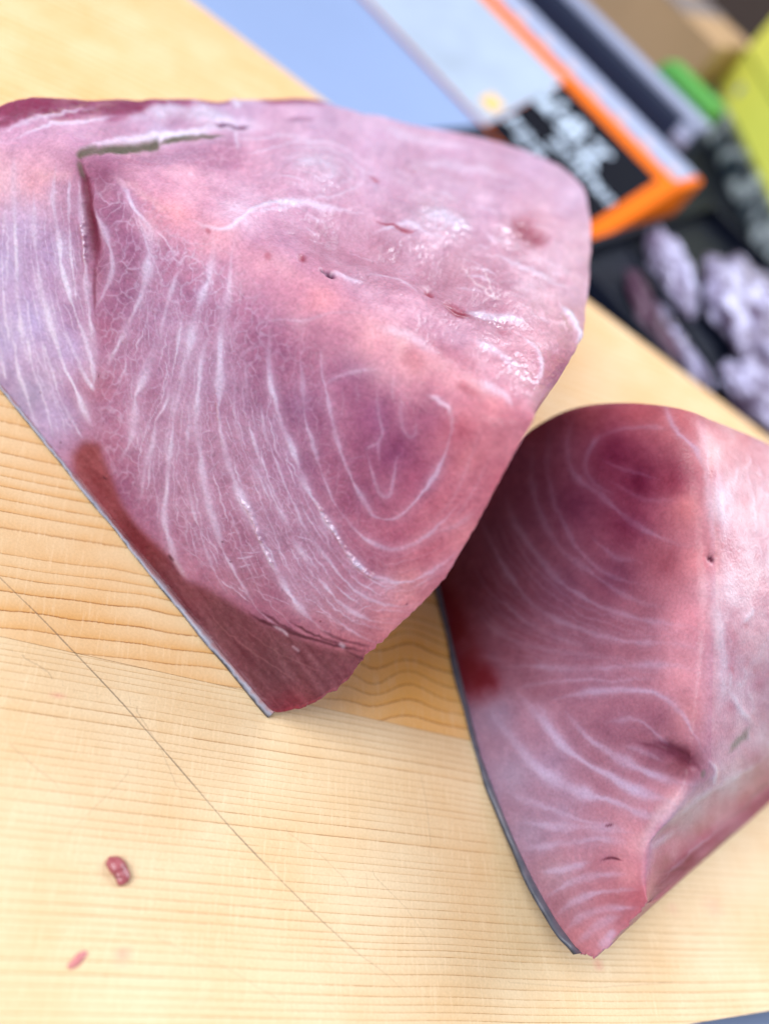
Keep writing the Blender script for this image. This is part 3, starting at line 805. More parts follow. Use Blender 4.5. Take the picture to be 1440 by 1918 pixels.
def to_tint(img):
    img = 168 + (img - 168) * 1.05 - 2
    img = img * .95 + .05 * img.mean(-1, keepdims=True)
    return (lin(np.clip(img, 4, 250)) * ALBEDO * np.array([0.95, 0.965, 0.92])).astype(np.float32)


def loft(B, C, D, Eb, nf, nt, nb, crest_sigma):
    """rows run round the block: face foot -> crest -> back rim -> back foot -> under"""
    def seg(a, b, n, end=False):
        t = np.linspace(0, 1, n, endpoint=end)[None, :, None]
        return a[:, None] * (1 - t) + b[:, None] * t
    P = np.concatenate([seg(B, C, nf), seg(C, D, nt), seg(D, Eb, nb), seg(Eb, B, nb)], 1)
    n = P.shape[1]
    idx = np.arange(n)
    S = gsmooth(P, crest_sigma, 1, 'wrap')
    w = np.exp(-((idx - nf) / (crest_sigma * 2.2)) ** 2)[None, :, None]
    P = P * (1 - w) + S * w
    # soften the back rim
    S2 = gsmooth(P, 3.0, 1, 'wrap')
    w2 = np.exp(-((idx - nf - nt) / 8.0) ** 2)[None, :, None]
    return P * (1 - w2) + S2 * w2


def grid_normals(P):
    du = np.gradient(P, axis=0); dv = np.gradient(P, axis=1)
    N = np.cross(du, dv)
    return N / (np.linalg.norm(N, axis=-1, keepdims=True) + 1e-12)


def close_ends(P, F, tint, wet):
    """cap both ends of a loft with a fan of quads round a centre vertex"""
    ns_, nc_ = P.shape[:2]
    V = P.reshape(-1, 3); T = tint.reshape(-1, 3); Wt = wet.ravel()
    base = len(V)
    i = np.arange(0, nc_, 2); j = (i + 1) % nc_; k = (i + 2) % nc_
    c0 = np.full(len(i), base); c1 = np.full(len(i), base + 1)
    o = (ns_ - 1) * nc_
    capa = np.stack([c0, k, j, i], -1); capb = np.stack([c1, o + i, o + j, o + k], -1)
    V = np.vstack([V, P[0].mean(0), P[-1].mean(0)])
    T = np.vstack([T, T[:2] * 0 + T[nc_ - 8]]); Wt = np.concatenate([Wt, [.3, .3]])
    return V, np.vstack([F, capa, capb]), T, Wt


LEAN1 = math.radians(20)
A1 = on_z(0., 727.); A1b = on_z(488., 1330.)
e1 = (A1b - A1) / np.linalg.norm(A1b - A1)
bk1 = np.array([-e1[1], e1[0], 0.0])
N1 = bk1 * math.cos(LEAN1) - np.array([0, 0, 1.0]) * math.sin(LEAN1)
B1k = [(-160,515),(-60,643),(40,766),(110,853),(165,921),(230,1002),(305,1092),(375,1175),(445,1258),(513,1338),(578,1322),(640,1284),(690,1222),(762,1158),(832,1086),(900,968),(955,862),(998,788)]
C1k = [(-160,325),(-60,296),(20,280),(95,268),(148,286),(230,330),(330,388),(430,445),(530,498),(620,550),(702,597),(767,640),(822,676),(872,710),(917,738),(952,760),(977,775),(1000,780)]
D1k = [(-160,222,.060),(-60,209,.061),(40,184,.062),(160,183,.066),(250,186,.068),(380,187,.071),(500,185,.074),(610,190,.078),(720,218,.083),(850,240,.088),(960,268,.093),(1050,302,.098),(1099,352,.102),(1111,430,.107),(1107,540,.113),(1086,640,.119),(1042,714,.125),(1003,772,.130)]
NS1 = 700
b = knots(B1k, NS1, 6); c = knots(C1k, NS1, 10); d = knots(D1k, NS1, 8)
# ragged knife edge along the right border
rag = (np.arange(NS1) / (NS1 - 1) * 17)
ragw = np.clip((rag - 9.3) / .6, 0, 1) * np.clip((16.6 - rag) / 1, 0, 1) * np.where(rag < 12.4, 0.9, 0.35)
ragx = ragw * (np.interp(np.arange(NS1), np.arange(0, NS1 + 9, 3), rng.normal(0, 2.3, len(np.arange(0, NS1 + 9, 3)))))
ragy = ragw * (np.interp(np.arange(NS1), np.arange(0, NS1 + 9, 5), rng.normal(0, 1.8, len(np.arange(0, NS1 + 9, 5)))))
d[:, 1] += gsmooth(rng.normal(0, 1, NS1), 9) * 8 * np.clip((12 - rag) / 3, 0.2, 1)
B1 = on_plane(b[:, 0], b[:, 1], A1, N1)
C1 = on_plane(c[:, 0], c[:, 1], A1, N1)
D1 = on_z(d[:, 0], d[:, 1], d[:, 2])
cen = np.array([D1[:, 0].mean(), B1[:, 1].mean() + 0.06])
E1 = D1.copy(); E1[:, 2] = 0.0012
E1[:, :2] += (cen - E1[:, :2]) * 0.06
P1 = loft(B1, C1, D1, E1, 520, 300, 26, 58)
def fray(P, B, rx, ry, k, rows, nb):
    """ragged rim: shifts fade out within a few rows of the foot"""
    px, py = template(B)
    d_ = np.linalg.norm(B - CAM, axis=1)[:, None] / FPX
    sh = (rx[:, None] * ROT[:, 0][None, :] - ry[:, None] * ROT[:, 1][None, :]) * d_
    fade = np.clip(1 - np.arange(rows) / rows, 0, 1) ** 1.5
    P[:, :rows] += sh[:, None] * fade[None, :, None]
    P[:, -nb:] += sh[:, None] * np.linspace(0, 1, nb)[None, :, None]
    return P


P1 = fray(P1, B1, ragx, ragy, 0, 16, 3)
tx, ty = template(P1)
ncol = P1.shape[1]
isface = (np.arange(ncol) < 520 + 300 + 4)[None, :] * np.ones((NS1, 1))
Nn = grid_normals(P1)
# orient outward (towards the camera on the visible side)
flip = np.sign(np.sum(Nn[:, :500] * (CAM - P1[:, :500])).mean())
Nn *= flip
edge = np.ones(ncol); edge[:6] = np.linspace(0, 1, 6)
room = (np.clip(np.linalg.norm(C1 - B1, axis=1) / .03, 0, 1) * np.clip(np.linalg.norm(D1 - C1, axis=1) / .03, 0, 1))[:, None]
rel = sample(rel1, tx, ty) * isface * edge[None, :] * room
P1 = P1 + Nn * rel[..., None]
tint1 = to_tint(sample(img1, tx, ty))
plain = to_tint(np.array([190, 120, 130.]) + 26 * fbm(tx, ty, 30, 401)[..., None])
tint1 = np.where(isface[..., None] > 0.5, tint1, plain)
wetv = sample(wet1, tx, ty)
flesh = flesh_mat("wet_flesh")
fish1 = empty("fish_block", tuple(on_z(420., 900., 0.0)), "large fish block with netted fat seams and brown muscle, nearer the left", "fish block")
V_, F, T_, W_ = close_ends(P1, grid_faces(NS1, ncol, False, True), tint1, wetv)
if flip < 0: F = F[:, ::-1]
body1 = mesh_obj("flesh", V_, F, flesh, None, True, dict(tint=T_, wet=W_))
adopt(body1, fish1)


def skin_strip(name, pts_in, foot, out_dir, depth_dir, mat, parent, depth=0.05, proud=0.0006):
    """skin under the block: its cut edge shows below the flesh"""
    n = len(pts_in)
    jit = (gsmooth(rng.normal(0, 1, n), 9) * 3.0)[:, None]
    proud = proud * (1 + 0.45 * jit)
    pts_in = pts_in + np.array([0, 0, 1.0]) * (0.00022 * jit)
    tapr = np.clip((n - 1 - np.arange(n)) / (0.35 * n), 0.06, 1)[:, None]
    rows = [pts_in + depth_dir * 0.002 - np.array([0, 0, .0004]),
            pts_in + out_dir * proud * 0.5,
            pts_in * 0.75 + foot * 0.25 + out_dir * proud * 1.6,
            pts_in * 0.4 + foot * 0.6 + out_dir * proud * 2.2,
            pts_in * 0.1 + foot * 0.9 + out_dir * proud * 1.4,
            foot + depth_dir * 0.0008,
            foot + depth_dir * depth * tapr,
            pts_in + depth_dir * depth * tapr]
    V = np.stack(rows, 1)
    k = len(rows)
    fade = np.broadcast_to(np.array([0, .1, .35, .7, 1, 1, 1, 1.])[None, :], (n, k))
    F = grid_faces(n, k, False, True)
    caps = np.array([[0, 1, 2, 3], [0, 3, 4, 5], [0, 5, 6, 7]])
    caps2 = (caps + (n - 1) * k)[:, ::-1]
    F = np.vstack([F, caps, caps2])
    o = mesh_obj(name, np.asarray(V).reshape(-1, 3), F, mat, None, True, dict(outer=np.ascontiguousarray(fade).ravel()))
    return adopt(o, parent)


def skin_mat(name, inner_c, mid_c, outer_c):
    m, nt, b_ = new_mat(name)
    L = nt.links.new
    at = nt.nodes.new("ShaderNodeAttribute"); at.attribute_name = "outer"
    cr = nt.nodes.new("ShaderNodeValToRGB")
    cr.color_ramp.elements[0].color = (*lin(inner_c), 1); cr.color_ramp.elements[1].color = (*lin(outer_c), 1)
    cr.color_ramp.elements[0].position = 0.05; cr.color_ramp.elements[1].position = 0.78
    e = cr.color_ramp.elements.new(0.4); e.color = (*lin(mid_c), 1)
    tc = nt.nodes.new("ShaderNodeTexCoord"); n = nt.nodes.new("ShaderNodeTexNoise"); n.inputs["Scale"].default_value = 240
    L(tc.outputs["Object"], n.inputs["Vector"])
    ad = nt.nodes.new("ShaderNodeMath"); ad.operation = 'MULTIPLY_ADD'; ad.inputs[1].default_value = 1.0; ad.inputs[2].default_value = -0.5
    L(n.outputs["Fac"], ad.inputs[0])
    a2 = nt.nodes.new("ShaderNodeMath"); L(at.outputs["Fac"], a2.inputs[0]); L(ad.outputs[0], a2.inputs[1])
    L(a2.outputs[0], cr.inputs[0]); L(cr.outputs[0], b_.inputs["Base Color"])
    b_.inputs["Roughness"].default_value = 0.5; b_.inputs["Coat Weight"].default_value = 0.15
    return m


ns = int(9.05 / 17 * NS1)
bi = B1[:ns]
fx = bi - A1
foot = A1 + np.outer(fx @ e1, e1); foot[:, 2] = 0.0002
silver = skin_mat("silver_skin", (140, 100, 106), (142, 144, 162), (50, 52, 62))
skin_strip("skin", bi, foot, -N1, bk1, silver, fish1)

# ------------------------------------------------------------------ fish piece two (right): markings
set_sheet(780, 690, 840, 1180)
dl = np.zeros((SH, SW), np.float32)
ctrl2 = [
 (960,850,(150,92,116)),(1000,800,(160,88,106)),(1100,760,(168,86,98)),(1200,760,(178,90,100)),(1270,780,(196,112,118)),(1050,850,(150,84,108)),(1150,850,(114,34,66)),(1200,900,(110,30,62)),(1260,900,(142,56,80)),
 (1290,950,(222,138,142)),(1180,980,(116,40,70)),(1080,950,(128,62,92)),(1000,980,(146,86,110)),(930,1000,(140,82,104)),(1250,1050,(164,88,104)),(1300,1050,(226,146,154)),(1150,1080,(132,70,96)),(1050,1100,(140,86,112)),
 (960,1120,(144,82,102)),(890,1100,(136,70,90)),(1200,1150,(166,104,122)),(1290,1160,(232,158,172)),(1100,1200,(158,102,122)),(980,1200,(152,90,110)),(1200,1240,(176,118,136)),(1280,1260,(232,164,176)),(1000,1270,(158,104,124)),
 (1100,1290,(166,114,136)),(930,1340,(172,148,176)),(1000,1350,(184,142,166)),(1150,1350,(164,110,132)),(1230,1340,(158,100,122)),(1290,1340,(206,138,146)),(1230,1410,(142,84,106)),(1280,1430,(132,70,84)),(1140,1420,(168,116,136)),
 (1030,1430,(176,144,172)),(960,1450,(172,152,178)),(1050,1520,(174,142,168)),(1180,1510,(198,146,162)),(1270,1500,(232,176,184)),(990,1560,(170,146,170)),(1100,1570,(186,140,160)),(1190,1580,(226,168,178)),(1040,1640,(182,144,160)),
 (1130,1640,(178,116,132)),(1180,1640,(224,156,164)),(1070,1700,(168,116,130)),(1150,1690,(186,112,122)),(1090,1760,(200,130,138)),(1130,1760,(216,150,160)),(1190,1680,(190,104,116)),
 (1330,850,(222,150,152)),(1380,820,(226,160,162)),(1440,850,(230,168,174)),(1340,950,(226,180,192)),(1400,950,(230,170,176)),(1345,1100,(230,186,198)),(1410,1080,(232,180,188)),(1350,1250,(228,180,196)),(1420,1200,(232,184,194)),
 (1340,1350,(226,176,190)),(1400,1320,(228,182,198)),(1370,1420,(216,168,184)),(1440,1380,(220,178,192)),(1290,1520,(226,190,206)),(1360,1470,(220,184,204)),(1250,1620,(170,62,92)),(1320,1565,(204,96,128)),(1400,1500,(208,106,136)),(1260,1590,(220,122,146)),(1340,1520,(232,146,174)),(1290,1625,(160,62,92)),(1460,1470,(196,96,126)),(1550,1100,(228,176,188)),(1550,1400,(206,110,138))]
img2 = ramp_field(ctrl2)
for k, sc_ in enumerate((80, 30, 10)):
    img2 = img2 + fbm(GX, GY, sc_, 501 + k)[..., None] * np.array([20, 18, 17], np.float32)
fat2 = np.zeros((SH, SW), np.float32)
S2 = [([(1073,782),(1064,838),(1078,893),(1128,929),(1193,984),(1275,1021),(1312,1012)],6,.5), ([(1138,806),(1110,826),(1096,872),(1112,905),(1150,930)],5,.45), ([(1110,826),(1160,803),(1220,798),(1262,808)],5,.4), ([(1028,800),(1023,874),(1037,938),(1064,998),(1101,1049),(1156,1085),(1230,1100)],5,.45),
 ([(998,820),(996,902),(1018,975),(1055,1030),(1119,1081),(1193,1126),(1260,1140)],6,.5), ([(945,893),(959,966),(996,1030),(1055,1094),(1128,1136),(1216,1163),(1284,1172),(1326,1195)],6,.6), ([(890,938),(918,1012),(963,1090),(1018,1145),(1083,1177),(1170,1200),(1261,1205),(1321,1223)],6,.6),
 ([(880,1050),(920,1110),(985,1165),(1055,1198),(1120,1212)],5,.5), ([(888,1140),(931,1186),(986,1209),(1064,1223),(1150,1228)],6,.55), ([(931,1250),(1009,1248),(1101,1255),(1184,1246),(1262,1246),(1318,1262)],6,.6), ([(960,1290),(1073,1273),(1152,1275),(1240,1272)],5,.5),
 ([(1032,1312),(1111,1296),(1198,1292),(1248,1308),(1277,1342),(1302,1379),(1320,1417)],6,.7), ([(1057,1329),(1090,1371),(1140,1408),(1194,1438),(1257,1462),(1311,1467)],9,.75), ([(975,1302),(1019,1354),(1061,1404),(1132,1450),(1198,1483),(1265,1504)],10,.85), ([(915,1330),(957,1383),(998,1433),(1057,1471),(1123,1492),(1198,1521),(1257,1533)],11,.85),
 ([(1132,1354),(1182,1346),(1223,1371),(1261,1412)],5,.6), ([(945,1480),(1007,1508),(1090,1537),(1150,1542)],6,.5), ([(970,1540),(1048,1550),(1107,1546),(1190,1560)],9,.6), ([(975,1590),(1048,1581),(1111,1571),(1180,1575)],8,.55), ([(1005,1636),(1065,1625),(1107,1612)],8,.6), ([(1020,1682),(1065,1654),(1111,1642),(1173,1637)],7,.6),
 ([(1040,1715),(1078,1688),(1123,1671),(1194,1667)],7,.6), ([(1060,1740),(1098,1712),(1148,1700),(1194,1700)],7,.6), ([(1080,1770),(1115,1733),(1165,1712)],8,.6), ([(1125,1775),(1150,1740)],10,.7), ([(1000,1310),(1040,1370),(1080,1420)],5,.45), ([(1160,1395),(1210,1410),(1250,1430)],4,.4), ([(850,1180),(900,1225),(960,1240)],5,.3),
 ([(1240,745),(1262,800),(1300,840),(1316,880)],4,.7), ([(1100,1000),(1150,1040),(1200,1050)],4,.3), ([(1120,860),(1170,880),(1240,900)],4,.3), ([(1140,900),(1200,930),(1270,940)],4,.25)]
for s_, w_, i_ in S2: stamp(fat2, s_, w_, i_ * (.62 if s_[0][1] < 1290 else .85), .22, .8, soft=1.65, vary=.6)
for i in range(5, 10):
    for q in interp_lines(S2[i][0], S2[i + 1][0], 3): stamp(fat2, q, 3, .24, .2, 1.5)
fm2 = poly_mask([(1310,720),(1330,900),(1345,1050),(1335,1250),(1322,1440),(1260,1520),(1215,1570),(1205,1640),(1220,1690),(1600,1690),(1600,700)], 14)
img2 = img2 * np.where(poly_mask([(1315,720),(1340,1050),(1330,1440),(1215,1570),(1220,1690),(1600,1690),(1600,700)], 30)[..., None] > .5, 1.0, np.array([.97, .93, .97], np.float32))
fat2 = np.maximum(fat2, .7 * box_blur(fat2, 5)) * (1 - .9 * fm2)
img2 = blend(img2, fat2, (206, 188, 228), .8)
dl = poly_mask([(780,960),(815,1000),(850,1100),(880,1180),(905,1235),(945,1285),(925,1300),(885,1310),(850,1290),(800,1150)], 24)
dl = np.clip(dl * (0.9 + 1.2 * fbm(GX, GY, 30, 531)), 0, 1).astype(np.float32)
img2 = blend(img2, dl, (122, 28, 44), .9)
dl[:] = 0
stamp(dl, [(1225,1392),(1262,1405),(1290,1425),(1308,1445)], 16, .75, .25, 1); stamp(dl, [(1180,1388),(1230,1400),(1260,1420)], 6, .5, .3, 1); stamp(dl, [(1122,1612),(1142,1607),(1168,1613)], 3.2, .9, .3); stamp(dl, [(1130,1548),(1148,1544)], 3, .6, .3); stamp(dl, [(1326,1047),(1332,1044),(1338,1052)], 6, 1, .2)
img2 = blend(img2, dl, (96, 36, 58))
pocket = dl.copy()
dl[:] = 0
for q, w_, i_ in (([(1300,770),(1318,850),(1328,950),(1338,1050)],14,.4), ([(1340,860),(1345,930),(1352,1020)],18,.6), ([(1335,1080),(1345,1180),(1352,1260),(1345,1330)],18,.6), ([(1362,1290),(1385,1330),(1415,1365)],9,.7), ([(1322,1420),(1335,1440),(1330,1470)],9,.8), ([(1210,1560),(1260,1520),(1330,1470),(1440,1410)],10,.6), ([(1306,1455),(1262,1505),(1222,1552),(1208,1610),(1204,1655)],26,.5), ([(1200,1600),(1230,1575),(1270,1550)],12,.5), ([(1225,1660),(1290,1600),(1340,1560),(1370,1545)],4,.5), ([(1240,1640),(1320,1572)],4,.5)): stamp(dl, q, w_, i_, .3, 1.2)
for i in range(50):
    x = 1335 + 240 * rng.random(); y = 820 + 560 * rng.random()
    stamp(dl, [(x, y), (x + rng.normal(0, 6), y + 18), (x + rng.normal(0, 9), y + 40)], 2 + 4 * rng.random(), .25 + .3 * rng.random(), .3, 1)
img2 = blend(img2, dl, (230, 212, 228), .85)  # pale strands and ridge, plus the crest highlight painted as a stroke
top_pale2 = dl.copy()
dl[:] = 0
stamp(dl, [(1360,1412),(1385,1390),(1408,1360)], 13, .8, .3, 1); stamp(dl, [(1330,1565),(1380,1520),(1440,1465),(1550,1380)], 7, .25, .3, 1.5); stamp(dl, [(1308,1455),(1316,1440)], 6, .8, .3)
img2 = blend(img2, dl, (122, 116, 104), .85)
side2 = poly_mask([(1215,1690),(1225,1650),(1280,1590),(1360,1530),(1460,1450),(1620,1340),(1620,1440),(1450,1570),(1300,1690)], 14)
st2 = fbm((GX * .78 - GY * .62) * .3, (GY * .78 + GX * .62) * 2.4, 30, 541, 4)
img2 = img2 + (st2 * 80 * side2)[..., None] * np.array([.8, 1.0, .9], np.float32)
dl[:] = 0
for i in range(40):
    x = 1340 + 220 * rng.random(); y = 800 + 500 * rng.random()
    stamp(dl, [(x, y), (x + rng.normal(0, 5), y + 10 + 14 * rng.random())], 5 + 8 * rng.random(), .2 + .25 * rng.random(), .3, 1)
img2 = blend(img2, dl, (206, 116, 124), .8)
img2 = img2 + (fbm(GX * 1.6, GY, 44, 523, 4) * fm2 * 64)[..., None] * np.array([.4, 1.0, .95], np.float32) + fm2[..., None] * np.array([-4, -2, 4], np.float32)
ridge2 = np.zeros((SH, SW), np.float32)
stamp(ridge2, [(1216, 1558), (1262, 1520), (1330, 1470), (1440, 1410), (1600, 1310)], 34, 1, .1, 0)
rel2 = (0.0022 * box_blur(ridge2, 14) + 0.0002 * box_blur(np.clip(fat2, 0, 1), 1) + 0.0008 * box_blur(top_pale2, 2) - 0.004 * box_blur(pocket, 4) + fm2 * (0.0016 * fbm(GX, GY, 110, 603, 2) + 0.0003 * fbm(GX, GY, 22, 607, 3))).astype(np.float32)
wet2 = np.clip(0.15 + .3 * fat2 + .35 * fm2 + .4 * fbm(GX, GY, 60, 701) - pocket, .02, 1) * (1 - .95 * side2) * (1 - .45 * fm2).astype(np.float32)

LEAN2 = math.radians(14)
A2 = on_z(900., 1440.)
a2n = on_z(900. + 15.5, 1440. + 67)
e2 = (a2n - A2) / np.linalg.norm(a2n - A2)
bk2 = np.array([-e2[1], e2[0], 0.0])
N2 = bk2 * math.cos(LEAN2) - np.array([0, 0, 1.0]) * math.sin(LEAN2)
B2k = [(800,1020),(812,1100),(832,1190),(855,1280),(885,1375),(920,1470),(960,1570),(1000,1655),(1042,1728),(1070,1765),(1085,1783),(1108,1796),(1122,1790),(1160,1750),(1190,1715),(1212,1690)]
C2k = [(905,905),(975,800),(1060,745),(1160,737),(1288,752),(1326,900),(1340,1090),(1333,1250),(1314,1440),(1262,1512),(1222,1560),(1213,1610),(1211,1640),(1211,1660),(1211,1675),(1212,1688)]
NS2 = 460
b = knots(B2k, NS2, 8); c = knots(C2k, NS2, 9)
par = np.arange(NS2) / (NS2 - 1) * 15
rw = np.clip((par - 9.5) / .6, 0, 1)
ragx = rw * np.interp(np.arange(NS2), np.arange(0, NS2 + 9, 5), rng.normal(0, 2.5, len(np.arange(0, NS2 + 9, 5))))
ragy = rw * np.interp(np.arange(NS2), np.arange(0, NS2 + 9, 6), rng.normal(0, 2.5, len(np.arange(0, NS2 + 9, 6))))
B2 = on_plane(b[:, 0], b[:, 1], A2, N2)
C2 = on_plane(c[:, 0], c[:, 1], A2, N2)
B2[:, 2] = np.maximum(B2[:, 2], 0.0016)
ext = 0.11 * bk2
D2 = C2 + ext[None, :]
D2[:, 2] = C2[:, 2] * 0.9
# near the tip the back rim comes down to the board
dk = knots([(1900,1100),(1760,1230),(1620,1345),(1500,1450),(1400,1540),(1335,1597),(1295,1630),(1265,1655),(1240,1672),(1216,1690)], 400, 6)
dpar = np.linspace(6, 15, 400)
dx = np.interp(par, dpar, dk[:, 0]); dy = np.interp(par, dpar, dk[:, 1])
Dg = on_z(dx, dy, 0.0022)
k2 = np.clip((par - 6.4) / 2.0, 0, 1); k2 = (k2 * k2 * (3 - 2 * k2))[:, None]
D2 = D2 * (1 - k2) + Dg * k2
D2[:, 2] += 0.0006 * gsmooth(rng.normal(0, 1, NS2), 3) * k2[:, 0]
E2 = D2.copy(); E2[:, 2] = 0.0014; E2 += (B2 - E2) * 0.04
P2 = loft(B2, C2, D2, E2, 330, 190, 20, 20)
P2 = fray(P2, B2, ragx, ragy, 0, 14, 3)
tx, ty = template(P2)
nc2 = P2.shape[1]
Nn = grid_normals(P2)
fl2 = np.sign(np.sum(Nn[:, :300] * (CAM - P2[:, :300])).mean()); Nn *= fl2
edge = np.ones(nc2); edge[:6] = np.linspace(0, 1, 6)
vis = (np.arange(nc2) < 330 + 190 + 4)[None, :] * np.ones((NS2, 1))
room = (np.clip(np.linalg.norm(C2 - B2, axis=1) / .04, 0, 1) * np.clip(np.linalg.norm(D2 - C2, axis=1) / .05, 0, 1) * np.clip((15 - par) / 3, 0, 1))[:, None]
P2 = P2 + Nn * (sample(rel2, tx, ty) * vis * edge[None, :] * room)[..., None]
tint2 = to_tint(sample(img2, tx, ty))
plain = to_tint(np.array([190, 120, 130.]) + 26 * fbm(tx, ty, 30, 801)[..., None])
tint2 = np.where(vis[..., None] > .5, tint2, plain)
fish2 = empty("fish_block", tuple(on_z(1150., 1400., 0.0)), "fish block on the right with dark red core and curved grey skin edge", "fish block")
V_, F, T_, W_ = close_ends(P2, grid_faces(NS2, nc2, False, True), tint2, sample(wet2, tx, ty))
if fl2 < 0: F = F[:, ::-1]
body2 = mesh_obj("flesh", V_, F, flesh, None, True, dict(tint=T_, wet=W_))
adopt(body2, fish2)
dark_skin = skin_mat("dark_skin", (96, 88, 100), (72, 74, 88), (44, 46, 56))
ns = int(10.2 / 15 * NS2)
bi = B2[:ns]
foot = bi - np.array([0, 0, 1.0]) * 0.0030
foot = foot - bk2 * 0.0006
foot[:, 2] = np.maximum(foot[:, 2], 0.0003)
skin_strip("skin", bi, foot, -N2, bk2, dark_skin, fish2, depth=0.03, proud=0.0010)

cam_data.dof.focus_distance = float(-((on_plane(430., 900., A1, N1) - CAM) @ ROT)[2])

# ------------------------------------------------------------------ background things
def box_from(name, origin, ex, ey, ez, mat, parent=None, bevel=0.0):
    o = np.asarray(origin, float)
    V = np.array([o + i * ex + j * ey + k * ez for k in (0, 1) for j in (0, 1) for i in (0, 1)])
    Fq = [[0, 2, 3, 1], [4, 5, 7, 6], [0, 1, 5, 4], [2, 6, 7, 3], [0, 4, 6, 2], [1, 3, 7, 5]]
    ob = mesh_obj(name, V, Fq, mat, None, False)
    if np.linalg.det(np.array([ex, ey, ez])) < 0: ob.data.flip_normals()
    if bevel:
        md = ob.modifiers.new("bevel", 'BEVEL'); md.width = bevel; md.segments = 2
    if parent: adopt(ob, parent)
    return ob


ZC = -BOARD_T
# printed carton: front face leaning, its foot along the counter
q0 = on_z(680., 0., ZC); q1 = on_z(1112., 458., ZC)
x_ax = (q1 - q0) / np.linalg.norm(q1 - q0)
y_bk = np.array([-x_ax[1], x_ax[0], 0])
best = None
for tilt in np.linspace(5, 100, 190):
    t = math.radians(tilt)
    up_ax = y_bk * math.cos(t) + np.array([0, 0, 1]) * math.sin(t)
    nn = np.cross(x_ax, up_ax)
    w = on_plane(1272., 352., q1, nn) - q1
    sh = abs(w @ x_ax) / np.linalg.norm(w)
    if best is None or sh < best[0]: best = (sh, tilt, w @ up_ax)
TILT = math.radians(best[1]); CW = float(best[2])
Z3 = np.array([0, 0, 1.0])
up_ax = y_bk * math.cos(TILT) + Z3 * math.sin(TILT)
c_nrm = np.cross(x_ax, up_ax); c_nrm *= np.sign(c_nrm[2])
TOPD = 0.066


def W(a, dpt, z):
    """counter frame: along the carton, behind its foot, above the counter"""
    return q1 + x_ax * a + y_bk * dpt + Z3 * z


def face_ab(px, py):
    w = on_plane(float(px), float(py), q1, c_nrm) - q1
    return float(w @ x_ax), float(w @ up_ax)


def slab(name, a0, a1, b0, b1, t0, t1, mat, parent):
    o = q1 + x_ax * a0 + up_ax * b0 + c_nrm * t0
    return box_from(name, o, x_ax * (a1 - a0), up_ax * (b1 - b0), c_nrm * (t1 - t0), mat, parent)


orange = simple_mat("orange_card", (240, 112, 2), rough=0.7, noise=0.06, spec=0.15)
black_card = simple_mat("black_card", (14, 16, 26), rough=0.75, noise=0.2, spec=0.1)
white_card = simple_mat("white_card", (162, 176, 196), rough=0.5, noise=0.22, nscale=26)
grey_card = simple_mat("grey_strip", (152, 160, 188), rough=0.6, noise=0.06)
stud_mat = simple_mat("pale_stud", (206, 178, 180), rough=0.35)
letter_mat = simple_mat("pale_print", (196, 212, 232), rough=0.5)
tan_mat = simple_mat("tan_sticker", (236, 190, 120), rough=0.5)
carton = empty("carton", tuple(q1), "sloping orange carton with white panel and black lettered panel behind the fish", "carton")
CL = 0.62
prof = [(0, 0), (CW * math.cos(TILT), CW * math.sin(TILT)), (CW * math.cos(TILT) + TOPD, CW * math.sin(TILT)), (CW * math.cos(TILT) + TOPD, 0)]
V = np.array([W(a, dd, zz + 0.0004) for a in (-CL, 0) for dd, zz in prof])
shell = mesh_obj("shell", V, [[0, 1, 5, 4], [1, 2, 6, 5], [2, 3, 7, 6], [3, 0, 4, 7], [3, 2, 1, 0], [4, 5, 6, 7]], orange, None, False)
md = shell.modifiers.new("bevel", 'BEVEL'); md.width = 0.0025; md.segments = 2
adopt(shell, carton)
a_w = face_ab(905, 240)[0]; a_e = face_ab(1085, 432)[0]; b_o = face_ab(1040, 142)[1]
slab("white_panel", -CL + 0.01, a_w - 0.001, 0.003, b_o, 0.0, 0.0012, white_card, carton)
slab("black_panel", a_w, a_e, 0.003, b_o, 0.0, 0.0008, black_card, carton)
sa, sb = face_ab(920, 195)
slab("sticker", sa - 0.010, sa + 0.010, sb - 0.009, sb + 0.009, 0.0013, 0.0018, tan_mat, carton)
box_from("top_strip", W(-CL + 0.01, CW * math.cos(TILT) + 0.004, CW * math.sin(TILT) + 0.0004), x_ax * (CL - 0.018), y_bk * (TOPD - 0.010), Z3 * 0.0015, grey_card, carton)
for i in range(13):
    c0 = W(-0.02 - i * 0.038, CW * math.cos(TILT) + 0.014, CW * math.sin(TILT) + 0.0019)
    th = np.linspace(0, 2 * math.pi, 13)[:-1]
    V = np.vstack([[c0 + 0.0065 * (math.cos(t) * x_ax + math.sin(t) * y_bk) for t in th], [c0 + 0.004 * (math.cos(t) * x_ax + math.sin(t) * y_bk) + Z3 * 0.003 for t in th], [c0 + Z3 * 0.0038]])
    Fs = [[k, (k + 1) % 12, 12 + (k + 1) % 12, 12 + k] for k in range(12)] + [[12 + k, 12 + (k + 1) % 12, 24] for k in range(12)]
    adopt(mesh_obj("stud", V, Fs, stud_mat, None, True), carton)
# brush lettering on the black panel
lv, lf = [], []


def brush(a0, b0, a1, b1, w):
    d_ = np.array([a1 - a0, b1 - b0]); L_ = np.hypot(*d_) + 1e-9; n_ = np.array([-d_[1], d_[0]]) / L_ * w / 2
    base = len(lv)
    for t in (0.0008, 0.0012):
        for (a, b_) in ((a0 - n_[0], b0 - n_[1]), (a1 - n_[0] * .7, b1 - n_[1] * .7), (a1 + n_[0] * .7, b1 + n_[1] * .7), (a0 + n_[0], b0 + n_[1])):
            lv.append(q1 + x_ax * a + up_ax * b_ + c_nrm * t)
    lf.extend([[base + 4, base + 5, base + 6, base + 7], [base, base + 1, base + 5, base + 4], [base + 1, base + 2, base + 6, base + 5], [base + 2, base + 3, base + 7, base + 6], [base + 3, base, base + 4, base + 7]])


